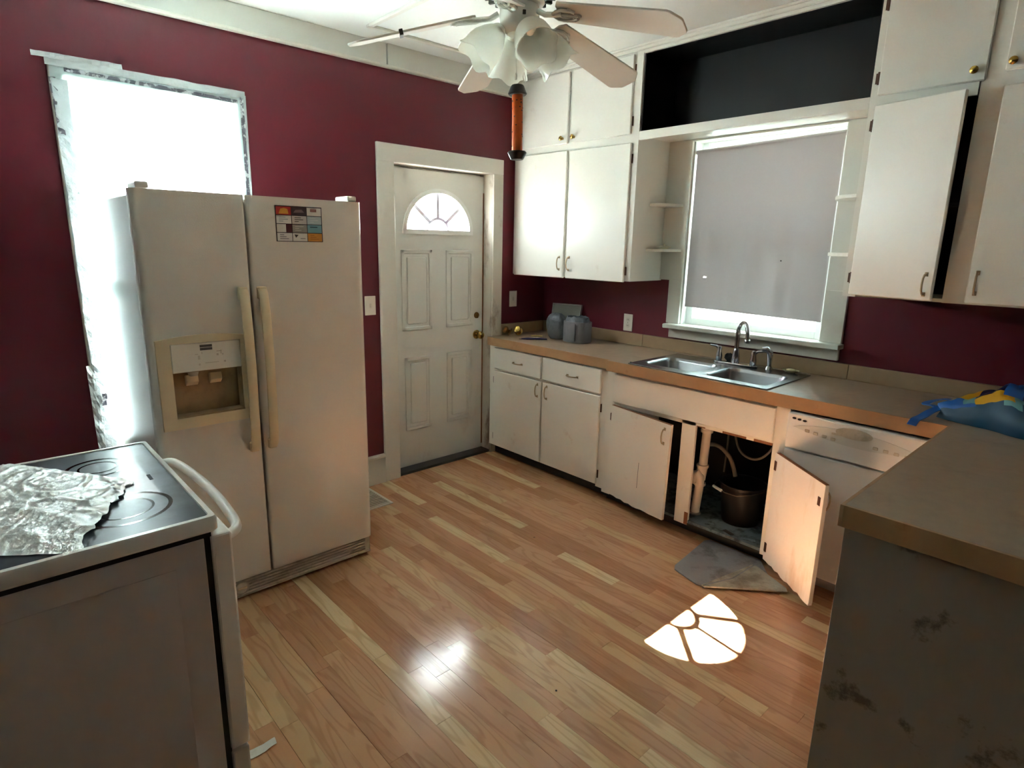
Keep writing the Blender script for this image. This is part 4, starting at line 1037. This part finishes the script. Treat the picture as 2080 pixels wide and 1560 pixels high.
for ang in (-126, 158, 86, 15.6, -56):
    M = Matrix.Translation((1.54, -1.765, 2.468)) @ Matrix.Rotation(R(ang), 4, 'Z') @ Matrix.Rotation(DROOP, 4, 'Y') @ Matrix.Rotation(R(-13), 4, 'X')
    if blade_me is None:
        o = MB().prism(bp, 'z', -.004, .004, bev=.0015).build('blade', fan_white); blade_me = o.data; bpy.data.objects.remove(o)
        mb = MB()
        mb.tube([(.085, 0, -.006), (.12, 0, -.016), (.16, 0, -.012), (.19, 0, -.008)], .010, 8)
        for s_ in (-1, 1):
            mb.tube([(.15, 0, -.013), (.172, s_*.022, -.016), (.20, s_*.034, -.012), (.232, s_*.030, -.0085), (.25, s_*.018, -.008)], .0065, 8)
        mb.tube([(.18, 0, -.010), (.26, 0, -.008)], .006, 8)
        for p in ((.232, .030), (.232, -.030), (.262, 0)): mb.lathe([(0, -.012), (.008, -.011), (.010, -.005), (0, -.004)], 10, Matrix.Translation((p[0], p[1], 0)))
        o = mb.build('blade_iron', fan_metal, smooth=50); iron_me = o.data; bpy.data.objects.remove(o)
    b = bpy.data.objects.new('blade', blade_me); COL.objects.link(b); b.parent = fn; b.matrix_local = Matrix.Translation(-wl(fn)) @ M
    i_ = bpy.data.objects.new('blade_iron', iron_me); COL.objects.link(i_); i_.parent = b
    if ang == -126:
        c_ = MB().box(.452, .466, -.074, .074, -.010, .010, .001).build('dark_band', fan_gap); c_.parent = b
# light kit
prof_o = [(.026, 0), (.036, .010), (.053, .034), (.067, .064), (.072, .090), (.073, .112), (.075, .130), (.081, .142)]
prof = prof_o+[(r-.003, z+.0005) for r, z in prof_o[::-1]]
sh_me = None
for ang in (-20, 66, 152, 238):
    ax = Matrix.Translation((1.54, -1.765, 2.392)) @ Matrix.Rotation(R(ang), 4, 'Z')
    MB().tube([(.035, 0, .0), (.062, 0, .006), (.082, 0, -.010)], .011, 10).xf(ax).build('light_arm', fan_metal, fn, smooth=60)
    M = ax @ Matrix.Translation((.076, 0, -.006)) @ Matrix.Rotation(R(180-42), 4, 'Y')
    MB().lathe([(0, -.012), (.02, -.012), (.029, 0), (.029, .02), (.016, .022), (.014, .045), (0, .046)], 16).xf(M).build('lamp_holder', fan_metal, fn, smooth=40)
    t = bmesh.new(); n = 36; rings = []
    for k, (r, z) in enumerate(prof):
        ruf = max(0, (z-.10)/.05)
        rings.append([((r+.006*ruf*math.cos(5*2*math.pi*i/n))*math.cos(2*math.pi*i/n), (r+.006*ruf*math.cos(5*2*math.pi*i/n))*math.sin(2*math.pi*i/n), z+.010*ruf*math.cos(5*2*math.pi*i/n)) for i in range(n)])
    t.free()
    MB().loft(rings, False, False).xf(M).build('tulip_shade', frost, fn, smooth=70)
# pull chain + trap
MB().tube([(1.536, -1.772, 2.375), (1.535, -1.772, 2.30), (1.532, -1.770, 2.236)], .0016, 6).build('pull_chain', fan_metal, fn)
MB().lathe([(0, 0), (.005, .002), (.006, .016), (.003, .026), (0, .027)], 10, Matrix.Translation((1.532, -1.770, 2.215))).build('pull_fob', fan_metal, fn, smooth=50)
ft = thing('fly_trap', 'orange hanging insect trap tube with black caps below the fan', 'insect trap', (1.538, -1.768, 1.92))
TT = Matrix.Translation((1.540, -1.768, 2.2)) @ Matrix.Rotation(R(-1.2), 4, 'Y') @ Matrix.Translation((0, 0, -2.2))
MB().lathe([(0, 1.945), (.0215, 1.945), (.0215, 2.172), (0, 2.172)], 24, TT).build('tube', orange, ft, smooth=40)
MB().lathe([(0, 2.196), (.022, 2.196), (.026, 2.192), (.037, 2.165), (.033, 2.160), (0, 2.160)], 20, TT).build('cap', trap_black, ft, smooth=40)
MB().lathe([(0, 1.922), (.024, 1.922), (.027, 1.926), (.038, 1.948), (.034, 1.953), (0, 1.953)], 20, TT).build('cap', trap_black, ft, smooth=40)
MB().tube([(1.585, -1.768, 2.196), (1.582, -1.768, 2.222), (1.576, -1.768, 2.236), (1.57, -1.768, 2.22), (1.578, -1.768, 2.197)], .0014, 6).xf(Matrix.Translation((0, 0, 0))).build('hook', fan_metal, ft)
for i in range(16):
    a = random.uniform(-2.2, .6); z = random.uniform(1.97, 2.15)
    MB().box(.0213, .0226, -.003, .003, -.002, .002, .0008).xf(TT @ Matrix.Translation((0, 0, z)) @ Matrix.Rotation(a, 4, 'Z')).build('stuck_fly', trap_black, ft)

# ================================================================== WALL PLATES
def plate(name, loc, nrm, label, kind):
    t = thing(name, label, 'switch' if kind == 's' else 'outlet', loc, 'switch plates' if kind == 's' else None)
    M = Matrix.Translation(loc) @ (Matrix.Rotation(R(90), 4, 'Z') if nrm == 'x' else Matrix.Identity(4))
    MB().box(-.038, .038, -.006, 0, -.060, .060, .002).xf(M).build('cover_plate', plate_white, t)
    if kind == 's':
        MB().box(-.006, .006, -.009, -.005, -.014, .014, .001).xf(M).build('toggle_slot', panel_white, t)
        MB().prism([(-.017, .001), (-.004, -.004), (-.004, .006)], 'x', -.004, .004).xf(M).build('toggle', plate_white, t)
    else:
        for z in (-.021, .021):
            f_ = MB().lathe([(0, 0), (.016, 0), (.016, .0015), (0, .0015)], 16, M @ Matrix.Translation((0, -.006, z)) @ Matrix.Rotation(R(90), 4, 'X')).build('socket_face', panel_white, t)
            for x in (-.005, .005): MB().box(x-.001, x+.001, -.0085, -.0075, z-.004, z+.006).xf(M).build('slot', slot_dark, f_)
        MB().box(-.002, .002, -.0075, -.0055, -.002, .002).xf(M).build('screw', slot_dark, t)
plate('light_switch', (0, -1.570, 1.20), 'x', 'white light switch between the refrigerator and the door casing', 's')
plate('light_switch', (0, -.340, 1.187), 'x', 'white light switch in the corner right of the back door', 's')
plate('outlet', (.842, 0, 1.069), 'y', 'white duplex outlet on the burgundy backsplash wall', 'o')

# ================================================================== COUNTER CLUTTER
bp_ = thing('baking_pan', 'grey metal baking pan leaning on the wall in the counter corner', 'pan', (.285, -.05, .92))
PM = Matrix.Translation((.285, -.052, .9205)) @ Matrix.Rotation(R(-9), 4, 'X') @ Matrix.Rotation(R(-1.5), 4, 'Y')
MB().box(-.140, .140, -.004, 0, .006, .228, .002).xf(PM).build('tray', pan_mat, bp_)
mb = MB()
for b in ((-.148, .148, -.016, .003, 0, .009), (-.148, .148, -.016, .003, .226, .236), (-.148, -.139, -.016, .003, 0, .236), (.139, .148, -.016, .003, 0, .236)): mb.box(*b, .002)
mb.xf(PM).build('rim', pan_rim, bp_)
def sack(c, rx, ry, h, seed, name, m, label, cat, sq=.0):
    n = 28; rings = []
    for k in range(13):
        v = k/12; r = (1-.25*(2*v-1)**4) if v < .8 else (1-.1)*(1-.55*((v-.8)/.2)**1.5)
        ring = []
        for i in range(n):
            a = 2*math.pi*i/n; q = 1+.20*nz(math.cos(a)*2.2+seed, math.sin(a)*2.2, v*3)+.13*nz(math.cos(a)*7+seed, math.sin(a)*7, v*9)
            cx, cy = math.cos(a), math.sin(a)
            ring.append((c[0]+rx*r*q*cx, c[1]+ry*r*q*cy, c[2]+h*v*(1+.06*nz(cx*3, cy*3, seed))))
        rings.append(ring)
    o = MB().loft(rings).build(name, m, None, origin=c, smooth=60); return tag(o, label, cat)
sack((.375, -.235, .9205), .085, .06, .185, 2.0, 'plastic_bag', bag_grey, 'crumpled grey plastic bag beside the leaning pan', 'bag')
jar = thing('jar', 'dull grey wrapped jar in front of the baking pan', 'jar', (.585, -.25, .9205))
def jp(r, z): return [( .575+ .105*r*math.copysign(abs(math.cos(a))**.75, math.cos(a)), -.235+.075*r*math.copysign(abs(math.sin(a))**.75, math.sin(a)), z) for a in [2*math.pi*i/32 for i in range(32)]]
MB().loft([jp(.97, .9205), jp(1, .93), jp(1, 1.06), jp(.98, 1.068)]).build('body', can_grey, jar, smooth=35)
def rimw(u, v):
    a = 2*math.pi*u; r = lerp(1.0, .80, v)
    return (.575+.105*r*math.cos(a)*(1+.08*nz(u*14, v)), -.235+.075*r*math.sin(a)*(1+.08*nz(u*11, v)), 1.06+.040*v+.014*nz(u*16, v*3))
MB().sheet(rimw, 40, 4, .0015).build('loose_wrap', bag_grey, jar, smooth=60)
MB().loft([jp(.80, 1.062), jp(.76, 1.075), jp(.4, 1.088), jp(.1, 1.09)]).build('lid', bag_grey, jar, smooth=50)
MB().box(.548, .622, -.317, -.311, .935, 1.055, .001).build('label_sheet', panel_white if 0 else can_grey, jar)
kv = thing('utility_knife', 'dark blue plastic tool lying on the counter by the bag', 'tool', (.335, -.42, .92))
MB().tube([(.265, -.492, .925), (.30, -.465, .927), (.36, -.40, .927), (.395, -.358, .925)], .006, 8, rad=[.004, .008, .007, .004]).build('handle', blue_tool, kv, smooth=60)
MB().box(-.012, .012, -.003, .003, 0, .004).xf(Matrix.Translation((.262, -.495, .9205)) @ Matrix.Rotation(R(45), 4, 'Z')).build('blade', steel, kv)
o = MB().tube([(.205, -.335, .9255), (.235, -.31, .9262), (.275, -.285, .9255)], .005, 8, rad=[.0045, .006, .004]).build('marker', yellow_tool, None, origin=(.235, -.31, .9205), smooth=60); tag(o, 'pale yellow marker lying in the counter corner', 'marker')
def loose_knob(c, a, label, m):
    M = Matrix.Translation(c) @ Matrix.Rotation(a, 4, 'Z') @ Matrix.Rotation(R(62), 4, 'Y')
    t = thing('loose_doorknob', label, 'doorknob', c, 'loose brass doorknobs')
    MB().lathe([(0, -.012), (.030, -.012), (.031, -.006), (.013, -.002), (.012, .012), (0, .012)], 18).xf(M).build('rose', m, t, smooth=40)
    MB().lathe([(0, .010), (.012, .010), (.024, .020), (.028, .032), (.024, .044), (.010, .049), (0, .049)], 18).xf(M).build('grip', m, t, smooth=50)
loose_knob((.098, -.365, .951), R(-60), 'shiny brass loose doorknob on the counter by the backsplash', brass)
loose_knob((.068, -.435, .949), R(-130), 'dark tarnished loose doorknob half hidden by the door casing', old_brass)
# blue shopping bag
bb = thing('shopping_bag', 'blue and yellow patterned shopping bag flopped on the counter end', 'bag', (3.05, -.42, .92))
def bagp(u, v):
    x = lerp(2.815, 3.55, u)
    hgt = .15*min(1, .35+u*2.4)*(1+.12*nz(u*5, 2))
    dep = .06+.16*min(1, u*2.2)
    ycen = lerp(-.46, -.38, u)
    a = math.pi*v
    yy = ycen-dep*math.cos(a)*(1+.12*nz(u*6, v*3)); zz = .9215+max(.0, hgt*math.sin(a)**.75*(1+.2*nz(u*9, v*5, 3)+.10*nz(u*24, v*14, 5)))
    return (x+.02*nz(v*4, 1), yy, zz)
def bagm(u, v):
    t = v/.5
    if t < .34: return 3
    if u < .05: return 0
    if u < .16: return 2 if t > .74 else (4 if u > .10 and t > .5 else 0)
    if u < .27: return 1 if t > .70 else (2 if t > .46 else 3)
    if u < .36: return 0 if t > .64 else (2 if u < .32 and t > .44 else 4)
    if u < .48: return 1 if t > .62 else (4 if t > .52 else 3)
    if u < .62: return 2 if t > .5 else 0
    return 0
MB().sheet(bagp, 60, 30, .003, matf=bagm).build('bag_body', [bag_blue, bag_navy, bag_yellow, bag_teal, bag_aqua], bb, smooth=60)
def strap(pts, w_, nrm=(0, 0, 1), name='strap'):
    P = smoothpts(pts, 5)
    def f(u, v):
        q = u*(len(P)-1); i = min(int(q), len(P)-2); p = P[i].lerp(P[i+1], q-i); d = (P[i+1]-P[i]).normalized()
        s_ = d.cross(Vector(nrm)).normalized(); return p+s_*(v-.5)*w_
    MB().sheet(f, 24, 2, .003).build(name, bag_blue, bb, smooth=60)
strap([(2.90, -.45, .955), (2.84, -.46, .965), (2.80, -.53, .945), (2.785, -.60, .930), (2.775, -.655, .925), (2.77, -.680, .905)], .035)
strap([(2.88, -.40, .96), (2.82, -.38, .975), (2.765, -.385, .955), (2.75, -.42, .945), (2.79, -.45, .95), (2.85, -.50, .940)], .03)
strap([(2.92, -.30, .95), (2.85, -.26, .955), (2.80, -.28, .935)], .03)

# ================================================================== FLOOR BITS
vt = thing('floor_register', 'cream metal floor vent peeking out beside the refrigerator', 'floor vent', (.22, -1.78, 0))
mb = MB()
for b in ((.03, .352, -1.668, -1.648), (.03, .352, -1.925, -1.905), (.03, .052, -1.905, -1.668), (.330, .352, -1.905, -1.668)): mb.box(*b, .0006, .007, .002)
mb.build('frame', vent_mat, vt)
MB().box(.05, .332, -1.907, -1.666, .0005, .002).build('damper', vent_dark, vt)
for i in range(13): MB().box(.055+i*.0215, .063+i*.0215, -1.905, -1.668, .002, .0055).build('louvre', vent_mat, vt)
def pap(u, v):
    a = Vector((1.672, -3.035)); b = Vector((1.690, -2.918)); d = (b-a).normalized(); n = Vector((d.y, -d.x))
    p = a.lerp(b, u)+n*(v-.5)*lerp(.040, .030, u)+Vector((.010, 0))*math.sin(u*4)
    return (p.x, p.y, .0022+.010*max(0, u-.55)*abs(math.sin(v*3))+.004*abs(nz(u*3, v*2)))
o = MB().sheet(pap, 12, 4, .0006).build('paper_scrap', paper_mat, None, origin=(1.68, -2.97, 0), smooth=60); tag(o, 'curled white paper scrap on the floor by the range', 'paper')
for x, y, m, s_, lab in ((1.24, -1.29, chip_wood, .006, 'tiny rust red crumb on the floor in front of the back door'), (2.13, -2.06, dark_kick, .004, 'tiny black crumb on the open floor below the sun patch')):
    o = MB().lathe([(0, 0), (s_, 0), (s_*.8, .003), (0, .004)], 7, Matrix.Translation((x, y, .0004))).build('floor_crumb', m, None, origin=(x, y, 0)); tag(o, lab, 'crumb')
